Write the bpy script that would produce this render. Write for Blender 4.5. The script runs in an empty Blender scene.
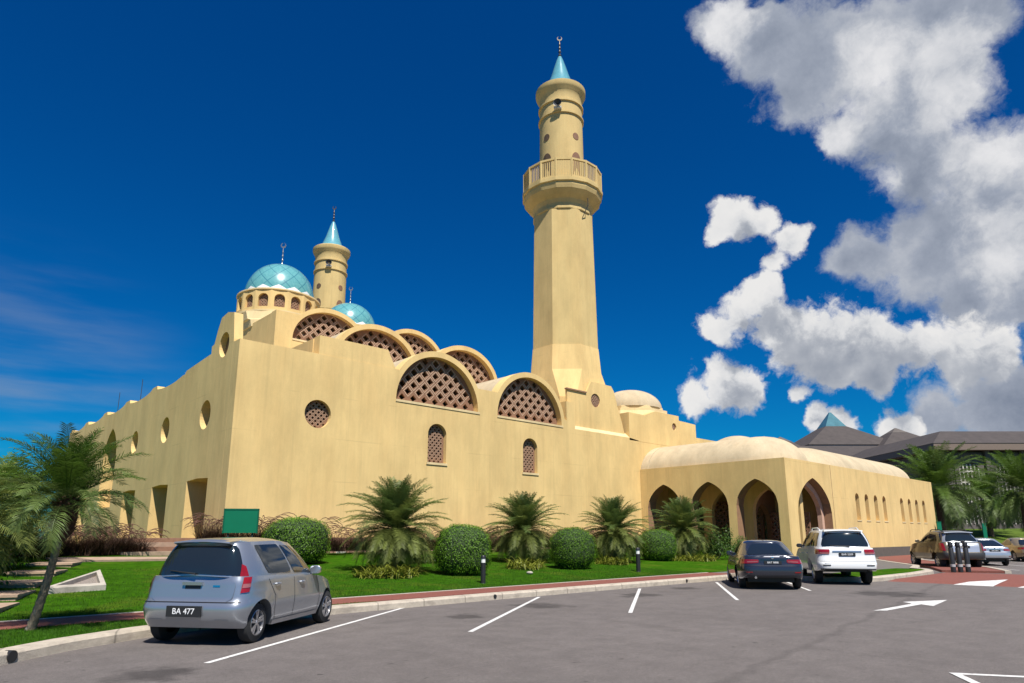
import bpy, bmesh, math, random
from math import sin, cos, pi, radians, sqrt, atan2
from mathutils import Vector, Matrix, noise
from mathutils.geometry import tessellate_polygon

S = bpy.context.scene
COL = S.collection
random.seed(7)

# ------------------------------------------------------------------ camera
cam_d = bpy.data.cameras.new('camera')
cam = bpy.data.objects.new('camera', cam_d)
COL.objects.link(cam)
S.camera = cam
HEAD = 46.8
cam.location = (0, 0, 1.6)
cam.rotation_euler = (radians(90 + 12.2), 0, radians(HEAD - 90))
cam_d.sensor_width = 36
cam_d.lens = 668 / 1024 * 36
cam_d.shift_y = 49.5 / 1024
cam_d.clip_start = 0.1
cam_d.clip_end = 3000

# ------------------------------------------------------------------ view
S.view_settings.view_transform = 'Standard'
S.view_settings.look = 'None'
S.view_settings.gamma = 1.0
S.view_settings.use_curve_mapping = False
S.view_settings.exposure = 0.67

# ------------------------------------------------------------------ sun (high, behind the camera, a little from the left of the facade)
SUN = Vector((-0.245, -0.56, 1.0)).normalized()
sd = bpy.data.lights.new('sun', 'SUN')
sd.energy = 4.6
sd.angle = radians(0.53)
sd.color = (1.0, 0.955, 0.88)
sun = bpy.data.objects.new('sun', sd)
COL.objects.link(sun)
sun.rotation_euler = SUN.to_track_quat('Z', 'Y').to_euler()

# ------------------------------------------------------------------ sky
W = bpy.data.worlds.new('World')
S.world = W
W.use_nodes = True
nt = W.node_tree
nt.nodes.clear()
def wn(t, **k):
    n = nt.nodes.new(t)
    for a, b in k.items(): setattr(n, a, b)
    return n
def wl(a, b): nt.links.new(a, b)

CLOUDS_A = [(0.694,0.346,0.631,0.036),(0.733,0.308,0.607,0.058),(0.773,0.265,0.576,0.069),(0.797,0.205,0.568,0.072),(0.811,0.146,0.567,0.060),(0.819,0.105,0.565,0.035),(0.782,0.297,0.548,0.033),(0.827,0.264,0.496,0.029),(0.838,0.203,0.506,0.064),(0.848,0.148,0.508,0.050),(0.875,0.188,0.447,0.061),(0.894,0.138,0.426,0.056),(0.911,0.174,0.375,0.064),(0.923,0.118,0.365,0.063),(0.899,0.231,0.371,0.039),(0.894,0.273,0.356,0.038),(0.886,0.301,0.353,0.028),(0.919,0.214,0.331,0.050),(0.942,0.166,0.291,0.057),(0.953,0.115,0.280,0.061),(0.920,0.065,0.387,0.066),(0.975,0.088,0.206,0.057),(0.960,0.235,0.152,0.035),(0.970,0.189,0.156,0.043),(0.976,0.150,0.157,0.045)]
CLOUDS_B = [(0.809,0.411,0.421,0.031),(0.804,0.429,0.413,0.019),(0.829,0.374,0.417,0.023),(0.846,0.356,0.396,0.025),(0.855,0.350,0.383,0.020),(0.854,0.371,0.365,0.016),(0.859,0.385,0.337,0.020),(0.843,0.438,0.311,0.040),(0.839,0.457,0.296,0.030),(0.853,0.412,0.321,0.026),(0.873,0.396,0.285,0.043),(0.892,0.373,0.255,0.049),(0.913,0.322,0.249,0.049),(0.926,0.283,0.250,0.043),(0.941,0.248,0.232,0.049),(0.953,0.208,0.220,0.046),(0.962,0.175,0.211,0.035),(0.966,0.158,0.206,0.023),(0.931,0.301,0.207,0.034),(0.913,0.345,0.218,0.036),(0.858,0.470,0.210,0.045),(0.873,0.448,0.194,0.032),(0.843,0.502,0.195,0.028),(0.950,0.279,0.141,0.026),(0.915,0.372,0.154,0.020),(0.929,0.343,0.141,0.026),(0.904,0.385,0.185,0.018)]
CLOUDS_L = [(0.691,0.348,0.634,0.041),(0.827,0.264,0.496,0.038),(0.853,0.150,0.499,0.060),(0.887,0.135,0.442,0.056),(0.925,0.129,0.357,0.041),(0.867,0.238,0.438,0.022),(0.803,0.208,0.559,0.042),(0.829,0.149,0.539,0.049),(0.939,0.142,0.315,0.037)]

def cloud_group(name, blobs, warp=0.040, amp=2.0, scale=16.0, bias=-1.0):
    """direction -> (density with fractal detail, smooth body)"""
    g = bpy.data.node_groups.new(name, 'ShaderNodeTree')
    g.interface.new_socket('Vector', in_out='INPUT', socket_type='NodeSocketVector')
    g.interface.new_socket('Density', in_out='OUTPUT', socket_type='NodeSocketFloat')
    g.interface.new_socket('Base', in_out='OUTPUT', socket_type='NodeSocketFloat')
    N = g.nodes.new; L = g.links.new
    gi = N('NodeGroupInput'); go = N('NodeGroupOutput')
    n1 = N('ShaderNodeTexNoise'); n1.inputs['Scale'].default_value = 13; n1.inputs['Detail'].default_value = 5; n1.inputs['Roughness'].default_value = .6
    L(gi.outputs[0], n1.inputs['Vector'])
    s = N('ShaderNodeVectorMath'); s.operation = 'SUBTRACT'; s.inputs[1].default_value = (.5, .5, .5)
    L(n1.outputs['Color'], s.inputs[0])
    m = N('ShaderNodeVectorMath'); m.operation = 'SCALE'; m.inputs['Scale'].default_value = warp
    L(s.outputs[0], m.inputs[0])
    a = N('ShaderNodeVectorMath'); a.operation = 'ADD'
    L(gi.outputs[0], a.inputs[0]); L(m.outputs[0], a.inputs[1])
    prev = None
    for x, y, z, r in blobs:
        d = N('ShaderNodeVectorMath'); d.operation = 'DISTANCE'; d.inputs[1].default_value = (x, y, z)
        L(a.outputs[0], d.inputs[0])
        q = N('ShaderNodeMath'); q.operation = 'MULTIPLY_ADD'
        q.inputs[1].default_value = -1 / r; q.inputs[2].default_value = 1.0
        L(d.outputs['Value'], q.inputs[0])
        if prev is None: prev = q.outputs[0]
        else:
            k = N('ShaderNodeMath'); k.operation = 'SMOOTH_MAX'; k.inputs[2].default_value = 0.30
            L(prev, k.inputs[0]); L(q.outputs[0], k.inputs[1]); prev = k.outputs[0]
    n2 = N('ShaderNodeTexNoise'); n2.inputs['Scale'].default_value = scale; n2.inputs['Detail'].default_value = 10
    n2.inputs['Roughness'].default_value = 0.62
    L(a.outputs[0], n2.inputs['Vector'])
    k1 = N('ShaderNodeMath'); k1.operation = 'MULTIPLY_ADD'; k1.inputs[1].default_value = amp; k1.inputs[2].default_value = bias
    L(n2.outputs['Fac'], k1.inputs[0])
    ad = N('ShaderNodeMath'); ad.operation = 'ADD'
    cl = N('ShaderNodeMath'); cl.operation = 'MAXIMUM'; cl.inputs[1].default_value = -1.5
    L(prev, cl.inputs[0])
    L(cl.outputs[0], ad.inputs[0]); L(k1.outputs[0], ad.inputs[1])
    L(ad.outputs[0], go.inputs[0]); L(cl.outputs[0], go.inputs[1])
    return g

tc = wn('ShaderNodeTexCoord')
nrm = wn('ShaderNodeVectorMath', operation='NORMALIZE'); wl(tc.outputs['Generated'], nrm.inputs[0])
DIR = nrm.outputs[0]
sky = wn('ShaderNodeTexSky', sky_type='NISHITA')
sky.sun_disc = False
sky.sun_elevation = math.asin(SUN.z)
sky.sun_rotation = atan2(SUN.x, SUN.y)
sky.altitude = 0; sky.air_density = 1.0; sky.dust_density = 0.3; sky.ozone_density = 2.0
hs = wn('ShaderNodeHueSaturation')
hs.inputs['Saturation'].default_value = 1.36; hs.inputs['Hue'].default_value = 0.5; hs.inputs['Value'].default_value = 1.0
wl(sky.outputs[0], hs.inputs['Color'])
mulc = wn('ShaderNodeMix', data_type='RGBA', blend_type='MULTIPLY'); mulc.inputs['Factor'].default_value = 1
wl(hs.outputs[0], mulc.inputs['A']); mulc.inputs['B'].default_value = (.02, .62, 1.0, 1)
GA = cloud_group('far_cloud', CLOUDS_A, .046, 2.3, 13.0, -1.02)
GB_ = cloud_group('near_cloud', CLOUDS_B, .050, 2.7, 15.0, -1.36)
GL = cloud_group('bright_towers', CLOUDS_L, .050, 2.6, 17.0, -1.30)
def dens(g, vec):
    n = wn('ShaderNodeGroup'); n.node_tree = g; wl(vec, n.inputs[0]); return n.outputs[0], n.outputs[1]
def wm(op, a, b, c=None, clamp=False):
    n = wn('ShaderNodeMath', operation=op); n.use_clamp = clamp
    for i, v in enumerate((a, b, c)):
        if v is None: continue
        if isinstance(v, (int, float)): n.inputs[i].default_value = v
        else: wl(v, n.inputs[i])
    return n.outputs[0]
def step(v, lo, hi):
    n = wn('ShaderNodeMapRange', interpolation_type='SMOOTHSTEP'); n.inputs['From Min'].default_value = lo; n.inputs['From Max'].default_value = hi
    wl(v, n.inputs['Value']); return n.outputs[0]
def ramp(v, *stops):
    cr = wn('ShaderNodeValToRGB'); e = cr.color_ramp.elements
    for i, (p_, c_) in enumerate(stops):
        k = e[i] if i < 2 else e.new(p_)
        k.position = p_; k.color = (*c_, 1)
    wl(v, cr.inputs['Fac']); return cr.outputs[0]
# the tall far cloud: a blue grey body with sunlit towers in it
dA, bA = dens(GA, DIR)
dL, bL = dens(GL, DIR)
alphaA = step(dA, -0.10, 0.48)
nA = wn('ShaderNodeTexNoise'); nA.inputs['Scale'].default_value = 11; nA.inputs['Detail'].default_value = 9; nA.inputs['Roughness'].default_value = .62; wl(DIR, nA.inputs['Vector'])
litA = wm('ADD', wm('MULTIPLY', step(dL, -0.45, 1.05), 0.66), wm('MULTIPLY_ADD', dA, -0.20, 0.40))
litA = wm('MULTIPLY_ADD', wm('SUBTRACT', nA.outputs['Fac'], 0.5), 1.15, litA, True)
colA = ramp(litA, (0.0, (2.5, 2.95, 3.9)), (1.0, (9.3, 9.3, 9.5)), (0.32, (4.1, 4.55, 5.5)), (0.62, (6.6, 6.85, 7.4)))
# the nearer bank: white tops, grey flat bottoms
off = wn('ShaderNodeVectorMath', operation='ADD'); off.inputs[1].default_value = (-0.006, 0.020, 0.040)
wl(DIR, off.inputs[0])
dB, bB = dens(GB_, DIR); dB1, bB1 = dens(GB_, off.outputs[0])
alphaB = step(dB, -0.12, 0.36)
litB = wm('MULTIPLY_ADD', step(dB1, -0.60, 0.65), -0.74, 1.04)
nB = wn('ShaderNodeTexNoise'); nB.inputs['Scale'].default_value = 26; nB.inputs['Detail'].default_value = 6; wl(DIR, nB.inputs['Vector'])
litB = wm('MULTIPLY_ADD', wm('SUBTRACT', nB.outputs['Fac'], 0.5), 0.85, litB)
litB = wm('SUBTRACT', litB, wm('MULTIPLY', wm('MAXIMUM', dB, 0.0), 0.10), None, True)
colB = ramp(litB, (0.0, (3.0, 3.4, 4.2)), (1.0, (9.8, 9.7, 9.6)), (0.35, (5.2, 5.5, 6.1)), (0.65, (8.3, 8.4, 8.6)))
# thin streaks low on the left
st = wn('ShaderNodeMapping'); st.inputs['Scale'].default_value = (2.2, 2.2, 15.0); st.inputs['Rotation'].default_value = (0.10, 0.12, 0)
wl(DIR, st.inputs['Vector'])
sn = wn('ShaderNodeTexNoise'); sn.inputs['Scale'].default_value = 1.6; sn.inputs['Detail'].default_value = 6
wl(st.outputs[0], sn.inputs['Vector'])
sdist = wn('ShaderNodeVectorMath', operation='DISTANCE'); sdist.inputs[1].default_value = (0.09, 0.985, 0.13); wl(DIR, sdist.inputs[0])
smask = wn('ShaderNodeMapRange', interpolation_type='SMOOTHSTEP'); smask.inputs['From Min'].default_value = 0.26; smask.inputs['From Max'].default_value = 0.03
wl(sdist.outputs['Value'], smask.inputs['Value'])
sr = wn('ShaderNodeMapRange', interpolation_type='SMOOTHSTEP'); sr.inputs['From Min'].default_value = 0.40; sr.inputs['From Max'].default_value = 0.72
wl(sn.outputs['Fac'], sr.inputs['Value'])
sal = wm('MULTIPLY', wm('MULTIPLY', smask.outputs[0], sr.outputs[0]), 0.50)
mx0 = wn('ShaderNodeMix', data_type='RGBA'); wl(sal, mx0.inputs['Factor']); wl(mulc.outputs['Result'], mx0.inputs['A'])
mx0.inputs['B'].default_value = (3.2, 3.9, 5.2, 1)
mxa = wn('ShaderNodeMix', data_type='RGBA')
wl(alphaA, mxa.inputs['Factor']); wl(mx0.outputs['Result'], mxa.inputs['A']); wl(colA, mxa.inputs['B'])
mx = wn('ShaderNodeMix', data_type='RGBA')
wl(alphaB, mx.inputs['Factor']); wl(mxa.outputs['Result'], mx.inputs['A']); wl(colB, mx.inputs['B'])
bg = wn('ShaderNodeBackground'); bg.inputs['Strength'].default_value = 0.053
wl(mx.outputs['Result'], bg.inputs['Color'])
wo = wn('ShaderNodeOutputWorld'); wl(bg.outputs[0], wo.inputs['Surface'])

# ------------------------------------------------------------------ materials
MATS = {}
def mat(name, base, rough=0.8, var=0.12, scale=6.0, bump=0.0, bscale=40.0, metal=0.0, spec=0.5, coat=0.0, stretch=(1, 1, 1), emit=None, trans=0.0, dirt=None):
    if name in MATS: return MATS[name]
    m = bpy.data.materials.new(name); m.use_nodes = True
    t = m.node_tree; N = t.nodes.new; L = t.links.new
    p = t.nodes['Principled BSDF']
    p.inputs['Roughness'].default_value = rough
    p.inputs['Metallic'].default_value = metal
    p.inputs['Specular IOR Level'].default_value = spec
    p.inputs['Coat Weight'].default_value = coat
    p.inputs['Coat Roughness'].default_value = 0.04
    c = Vector(base)
    g = N('ShaderNodeNewGeometry'); mp = N('ShaderNodeMapping'); mp.inputs['Scale'].default_value = stretch
    L(g.outputs['Position'], mp.inputs['Vector'])
    n = N('ShaderNodeTexNoise'); n.inputs['Scale'].default_value = scale; n.inputs['Detail'].default_value = 6; n.inputs['Roughness'].default_value = .62
    L(mp.outputs[0], n.inputs['Vector'])
    r = N('ShaderNodeValToRGB'); el = r.color_ramp.elements
    el[0].position = .28; el[1].position = .72
    el[0].color = (*(c * (1 - var)), 1); el[1].color = (*[min(1, k) for k in c * (1 + var)], 1)
    L(n.outputs['Fac'], r.inputs['Fac'])
    out = r.outputs['Color']
    if dirt:                                          # (colour, scale, lo, hi, stretch)
        mp2 = N('ShaderNodeMapping'); mp2.inputs['Scale'].default_value = dirt[4]; L(g.outputs['Position'], mp2.inputs['Vector'])
        n2 = N('ShaderNodeTexNoise'); n2.inputs['Scale'].default_value = dirt[1]; n2.inputs['Detail'].default_value = 7; n2.inputs['Roughness'].default_value = .65
        L(mp2.outputs[0], n2.inputs['Vector'])
        q = N('ShaderNodeMapRange'); q.inputs['From Min'].default_value = dirt[2]; q.inputs['From Max'].default_value = dirt[3]
        L(n2.outputs['Fac'], q.inputs['Value'])
        mm = N('ShaderNodeMix'); mm.data_type = 'RGBA'
        L(q.outputs[0], mm.inputs['Factor']); L(out, mm.inputs['A']); mm.inputs['B'].default_value = (*dirt[0], 1)
        out = mm.outputs['Result']
    L(out, p.inputs['Base Color'])
    if bump:
        b = N('ShaderNodeBump'); b.inputs['Strength'].default_value = bump; b.inputs['Distance'].default_value = .02
        nb = N('ShaderNodeTexNoise'); nb.inputs['Scale'].default_value = bscale; nb.inputs['Detail'].default_value = 5
        L(mp.outputs[0], nb.inputs['Vector']); L(nb.outputs['Fac'], b.inputs['Height']); L(b.outputs[0], p.inputs['Normal'])
    if trans:
        p.inputs['Subsurface Weight'].default_value = 0
        tr = N('ShaderNodeBsdfTranslucent'); mxs = N('ShaderNodeMixShader'); mxs.inputs[0].default_value = trans
        L(out, tr.inputs['Color']); L(p.outputs[0], mxs.inputs[1]); L(tr.outputs[0], mxs.inputs[2])
        L(mxs.outputs[0], t.nodes['Material Output'].inputs['Surface'])
    if emit:
        p.inputs['Emission Color'].default_value = (*emit[0], 1); p.inputs['Emission Strength'].default_value = emit[1]
    MATS[name] = m
    return m

def stucco(name, base, streak=0.045, joints=True):
    m = bpy.data.materials.new(name); m.use_nodes = True
    t = m.node_tree; N = t.nodes.new; L = t.links.new
    p = t.nodes['Principled BSDF']; p.inputs['Roughness'].default_value = .92; p.inputs['Specular IOR Level'].default_value = .2
    c = Vector(base)
    g = N('ShaderNodeNewGeometry')
    def nz(scale, st, det=6, rough=.6):
        mp = N('ShaderNodeMapping'); mp.inputs['Scale'].default_value = st; L(g.outputs['Position'], mp.inputs['Vector'])
        n = N('ShaderNodeTexNoise'); n.inputs['Scale'].default_value = scale; n.inputs['Detail'].default_value = det; n.inputs['Roughness'].default_value = rough
        L(mp.outputs[0], n.inputs['Vector']); return n.outputs['Fac']
    def ramp(f, a, b, lo, hi):
        r = N('ShaderNodeMapRange'); r.inputs['From Min'].default_value = lo; r.inputs['From Max'].default_value = hi
        r.inputs['To Min'].default_value = a; r.inputs['To Max'].default_value = b; L(f, r.inputs['Value']); return r.outputs[0]
    def mul(a, b):
        n = N('ShaderNodeMath'); n.operation = 'MULTIPLY'
        L(a, n.inputs[0]); L(b, n.inputs[1]); return n.outputs[0]
    f = mul(ramp(nz(1.5, (1, 1, .07)), 1 - streak, 1 + streak * .6, .3, .7), ramp(nz(.35, (1, 1, 1), 5), .93, 1.05, .3, .7))
    f = mul(f, ramp(nz(7, (1, 1, .05), 4), .975, 1.02, .35, .65))
    f = mul(f, ramp(nz(26, (1, 1, 1), 4), .95, 1.04, .3, .7))
    f = mul(f, ramp(nz(.55, (1, 1, .45), 8, .68), (.89), 1.05, .36, .58))
    f = mul(f, ramp(nz(3.4, (1, 1, .022), 5, .7), (.925), 1.0, .34, .46))
    if joints:   # hairline cracks and pour joints
        mp = N('ShaderNodeMapping'); mp.inputs['Scale'].default_value = (1, 1, 1); L(g.outputs['Position'], mp.inputs['Vector'])
        sx = N('ShaderNodeSeparateXYZ'); L(mp.outputs[0], sx.inputs[0])
        w = N('ShaderNodeMath'); w.operation = 'MULTIPLY_ADD'; w.inputs[1].default_value = .05; L(nz(1.2, (1, 1, 1), 3), w.inputs[0]); L(sx.outputs['Z'], w.inputs[2])
        md = N('ShaderNodeMath'); md.operation = 'PINGPONG'; md.inputs[1].default_value = 1.05; L(w.outputs[0], md.inputs[0])
        ln = ramp(md.outputs[0], .86, 1, .0, .035)
        br = N('ShaderNodeMix'); br.data_type = 'FLOAT'; L(ramp(nz(.5, (1, 1, 1.5), 3), 0, 1, .50, .62), br.inputs['Factor']); br.inputs['A'].default_value = 1; L(ln, br.inputs['B'])
        f = mul(f, br.outputs['Result'])
    v = N('ShaderNodeVectorMath'); v.operation = 'SCALE'; v.inputs[0].default_value = c; L(f, v.inputs['Scale'])
    # yellower and greyer patches
    mx = N('ShaderNodeMix'); mx.data_type = 'RGBA'; mx.blend_type = 'MULTIPLY'
    L(ramp(nz(.8, (1, 1, .25), 5), 0, .55, .45, .7), mx.inputs['Factor']); L(v.outputs[0], mx.inputs['A']); mx.inputs['B'].default_value = (.95, .90, .86, 1)
    L(mx.outputs['Result'], p.inputs['Base Color'])
    b = N('ShaderNodeBump'); b.inputs['Strength'].default_value = .35; b.inputs['Distance'].default_value = .015
    L(nz(38, (1, 1, .5), 5), b.inputs['Height']); L(b.outputs[0], p.inputs['Normal'])
    MATS[name] = m
    return m

STUC = stucco('yellow_stucco', (.69, .492, .214))
STUCP = stucco('pale_stucco', (.68, .53, .29), .05, False)
STUCT = stucco('tower_stucco', (.58, .43, .19), .05, False)
WHITE_ROOF = stucco('white_roof_paint', (.49, .40, .265), .09, False)
BRICK = mat('terracotta_lattice', (.225, .118, .068), .85, .18, 9, .3)
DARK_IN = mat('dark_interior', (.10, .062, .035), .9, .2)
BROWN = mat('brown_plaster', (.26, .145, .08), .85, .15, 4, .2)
PLINTH = mat('brown_plinth', (.22, .12, .075), .85, .2, 5, .3)
CONC = mat('concrete', (.43, .385, .325), .9, .14, 5, .4, 60, dirt=((.22, .20, .17), 1.6, .52, .78, (1, 1, 1)))
KERBM = mat('kerb_concrete', (.43, .37, .295), .9, .16, 7, .5, 50, dirt=((.25, .21, .17), 2.2, .50, .75, (1, 1, 2)))
def add_joints(m, pitch):
    t = m.node_tree; p = t.nodes['Principled BSDF']; src = p.inputs['Base Color'].links[0].from_socket
    g = t.nodes.new('ShaderNodeNewGeometry'); s = t.nodes.new('ShaderNodeSeparateXYZ'); t.links.new(g.outputs['Position'], s.inputs[0])
    k = t.nodes.new('ShaderNodeMath'); k.operation = 'MULTIPLY_ADD'; k.inputs[1].default_value = -.35; t.links.new(s.outputs['Y'], k.inputs[0]); t.links.new(s.outputs['X'], k.inputs[2])
    q = t.nodes.new('ShaderNodeMath'); q.operation = 'PINGPONG'; q.inputs[1].default_value = pitch; t.links.new(k.outputs[0], q.inputs[0])
    r = t.nodes.new('ShaderNodeMapRange'); r.inputs['From Max'].default_value = .022; r.inputs['To Min'].default_value = .45; t.links.new(q.outputs[0], r.inputs['Value'])
    v = t.nodes.new('ShaderNodeVectorMath'); v.operation = 'SCALE'; t.links.new(src, v.inputs[0]); t.links.new(r.outputs[0], v.inputs['Scale'])
    t.links.new(v.outputs[0], p.inputs['Base Color'])
add_joints(KERBM, .62)
PAVER = mat('red_paver', (.185, .058, .04), .85, .25, 14, .3, 30)
CHROME = mat('chrome', (.7, .7, .7), .12, .02, metal=1.0)
STEEL = mat('dark_steel', (.035, .036, .04), .4, .1)
BLACK = mat('black_plastic', (.018, .018, .019), .45, .1)
RUBBER = mat('rubber', (.020, .020, .020), .85, .2, 20)
GLASSD = mat('tinted_glass', (.012, .016, .018), .03, .05, spec=.75, coat=.3)
REDL = mat('red_lens', (.25, .008, .010), .12, .25, 12, coat=.6)
CLEARL = mat('clear_lens', (.30, .10, .10), .12, .15, 12, coat=.6)
ALLOY = mat('alloy_rim', (.50, .50, .52), .28, .05, metal=.85)
WHITEP = mat('white_marking', (.60, .585, .56), .85, .10, 20, .2, 60, dirt=((.17, .155, .15), 9, .52, .74, (1, 1, 1)))
LETTER = mat('plate_letters', (.8, .8, .8), .5, .02)
GREENS = mat('green_board', (.0, .135, .065), .45, .06, 3)

# ------------------------------------------------------------------ mesh helpers
class MB:
    def __init__(s): s.v = []; s.f = []; s.mi = []; s.uv = None
    def add(s, vs, fs, mi=0):
        o = len(s.v); s.v += [tuple(q) for q in vs]
        for f in fs: s.f.append(tuple(i + o for i in f)); s.mi.append(mi)
    def box(s, a, b, mi=0, M=None):
        (x0, y0, z0), (x1, y1, z1) = a, b
        vs = [Vector(q) for q in ((x0,y0,z0),(x1,y0,z0),(x1,y1,z0),(x0,y1,z0),(x0,y0,z1),(x1,y0,z1),(x1,y1,z1),(x0,y1,z1))]
        if M is not None: vs = [M @ q for q in vs]
        s.add(vs, [(0,3,2,1),(4,5,6,7),(0,1,5,4),(1,2,6,5),(2,3,7,6),(3,0,4,7)], mi)
    def prism(s, poly, z0, z1, mi=0):
        n = len(poly)
        area = sum(poly[i][0]*poly[(i+1)%n][1]-poly[(i+1)%n][0]*poly[i][1] for i in range(n))
        if area < 0: poly = poly[::-1]
        vs = [(q[0], q[1], z0) for q in poly] + [(q[0], q[1], z1) for q in poly]
        s.add(vs, [tuple(range(n-1,-1,-1)), tuple(range(n, 2*n))] + [(i,(i+1)%n,n+(i+1)%n,n+i) for i in range(n)], mi)
    def loft(s, rings, cap=True, mi=0, closed=True):
        n = len(rings[0]); o = len(s.v)
        for r in rings: s.v += [tuple(q) for q in r]
        for k in range(len(rings)-1):
            for i in range(n if closed else n-1):
                j = (i+1) % n
                s.f.append((o+k*n+i, o+k*n+j, o+(k+1)*n+j, o+(k+1)*n+i)); s.mi.append(mi)
        if cap:
            s.f.append(tuple(o+i for i in range(n-1,-1,-1))); s.mi.append(mi)
            s.f.append(tuple(o+(len(rings)-1)*n+i for i in range(n))); s.mi.append(mi)
    def lathe(s, prof, c=(0,0,0), n=32, mi=0, a0=0.0, cap=True):
        rings = [[(c[0]+r*cos(a0+2*pi*i/n), c[1]+r*sin(a0+2*pi*i/n), c[2]+z) for i in range(n)] for r, z in prof]
        s.loft(rings, cap, mi)
    def tube(s, pts, rad, n=8, mi=0, cap=True):
        pts = [Vector(q) for q in pts]; rings = []
        for k, q in enumerate(pts):
            t = (pts[min(k+1, len(pts)-1)] - pts[max(k-1, 0)]).normalized()
            a = t.orthogonal().normalized() if k == 0 else (a - t*a.dot(t)).normalized()
            b = t.cross(a); r = rad[k] if isinstance(rad, (list, tuple)) else rad
            rings.append([q + (a*cos(2*pi*i/n) + b*sin(2*pi*i/n))*r for i in range(n)])
        s.loft(rings, cap, mi)
    def build(s, name, mats, parent=None, smooth=False, angle=35):
        me = bpy.data.meshes.new(name)
        me.from_pydata(s.v, [], s.f)
        mats = mats if isinstance(mats, (list, tuple)) else [mats]
        for m in mats: me.materials.append(m)
        if len(mats) > 1: me.polygons.foreach_set('material_index', s.mi)
        if smooth:
            me.polygons.foreach_set('use_smooth', [True]*len(me.polygons))
            if angle: me.set_sharp_from_angle(angle=radians(angle))
        me.update()
        o = bpy.data.objects.new(name, me); COL.objects.link(o)
        if parent is not None: o.parent = parent
        return o

def tag(o, label=None, cat=None, group=None, kind=None):
    if label: o['label'] = label
    if cat: o['category'] = cat
    if group: o['group'] = group
    if kind: o['kind'] = kind
    return o
def empty(name, loc=(0,0,0), rz=0.0, label=None, cat=None, group=None):
    o = bpy.data.objects.new(name, None); COL.objects.link(o)
    o.location = loc; o.rotation_euler = (0, 0, rz); o.empty_display_size = .3
    return tag(o, label, cat, group)
KIDS = {}
def children(o): return [c for c in COL.objects if c.parent == o]
def copy_tree(o, loc=None, rz=None, sc=None, label=None):
    c = o.copy(); COL.objects.link(c)
    for ch in children(o):
        d = ch.copy(); COL.objects.link(d); d.parent = c
        for g in children(ch):
            e = g.copy(); COL.objects.link(e); e.parent = d
    if loc is not None: c.location = loc
    if rz is not None: c.rotation_euler = (0, 0, rz)
    if sc is not None: c.scale = sc if isinstance(sc, (tuple, list)) else (sc, sc, sc)
    if label: c['label'] = label
    return c

def arch_pts(cx, z0, hw, zs, apex, n=16, pointed=False):
    """opening outline: foot, jambs to the spring line zs, arch to apex (counter-clockwise)"""
    p = [(cx-hw, z0), (cx+hw, z0)]
    if zs > z0 + 1e-4: p.append((cx+hw, zs))
    h = apex - zs
    for i in range(1, 2*n):
        u = 1 - i / n                        # 1 .. -1
        a = abs(u)
        if pointed:
            z = zs + h * (1 - a**1.9)**0.62 if a < 1 else zs
            z = zs + h * ((1 - a**2)**.5 * .72 + (1 - a) * .28)
        else:
            z = zs + h * sqrt(max(0, 1 - a*a))
        p.append((cx + hw*u, z))
    if not pointed:                           # even spacing on round arches
        k = 2 if zs <= z0 + 1e-4 else 3
        p = p[:k] + [(cx + hw*cos(pi*i/(2*n)), zs + h*sin(pi*i/(2*n))) for i in range(1, 2*n)]
    if zs > z0 + 1e-4: p.append((cx-hw, zs))
    return p
def circle_pts(cx, cz, r, n=28): return [(cx + r*cos(2*pi*i/n), cz + r*sin(2*pi*i/n)) for i in range(n)]

def slab(mb, outer, holes, org, U, V, Nn, thick, mi=0, reveal_mi=None, back=True):
    """a wall slab with openings cut through it; front face on the plane org + U*a + V*b, body behind it (against Nn)"""
    org, U, V, Nn = Vector(org), Vector(U), Vector(V), Vector(Nn)
    def area(p): return sum(p[i][0]*p[(i+1)%len(p)][1]-p[(i+1)%len(p)][0]*p[i][1] for i in range(len(p)))
    outer = outer if area(outer) > 0 else outer[::-1]
    holes = [h if area(h) < 0 else h[::-1] for h in holes]
    loops = [outer] + holes
    tris = tessellate_polygon([[Vector((a, b, 0)) for a, b in l] for l in loops])
    flat = [q for l in loops for q in l]
    F = [org + U*a + V*b for a, b in flat]; B = [q - Nn*thick for q in F]
    flip = U.cross(V).dot(Nn) < 0
    n = len(F); fs = []; 
    for t in tris:
        a, b, c = t
        ar = (flat[b][0]-flat[a][0])*(flat[c][1]-flat[a][1]) - (flat[c][0]-flat[a][0])*(flat[b][1]-flat[a][1])
        if abs(ar) < 1e-9: continue
        if (ar < 0) != flip: t = (a, c, b)
        fs.append(tuple(t))
        if back: fs.append((t[0]+n, t[2]+n, t[1]+n))
    o = len(mb.v); mb.v += [tuple(q) for q in F + B]
    for f in fs: mb.f.append(tuple(i+o for i in f)); mb.mi.append(mi)
    k = 0
    for li, l in enumerate(loops):
        m = len(l)
        for i in range(m):
            a, b = k+i, k+(i+1) % m
            f = (a, a+n, b+n, b) if not flip else (a, b, b+n, a+n)
            mb.f.append(tuple(q+o for q in f)); mb.mi.append(mi if (li == 0 or reveal_mi is None) else (reveal_mi[li-1] if isinstance(reveal_mi, list) else reveal_mi))
        k += m

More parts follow.
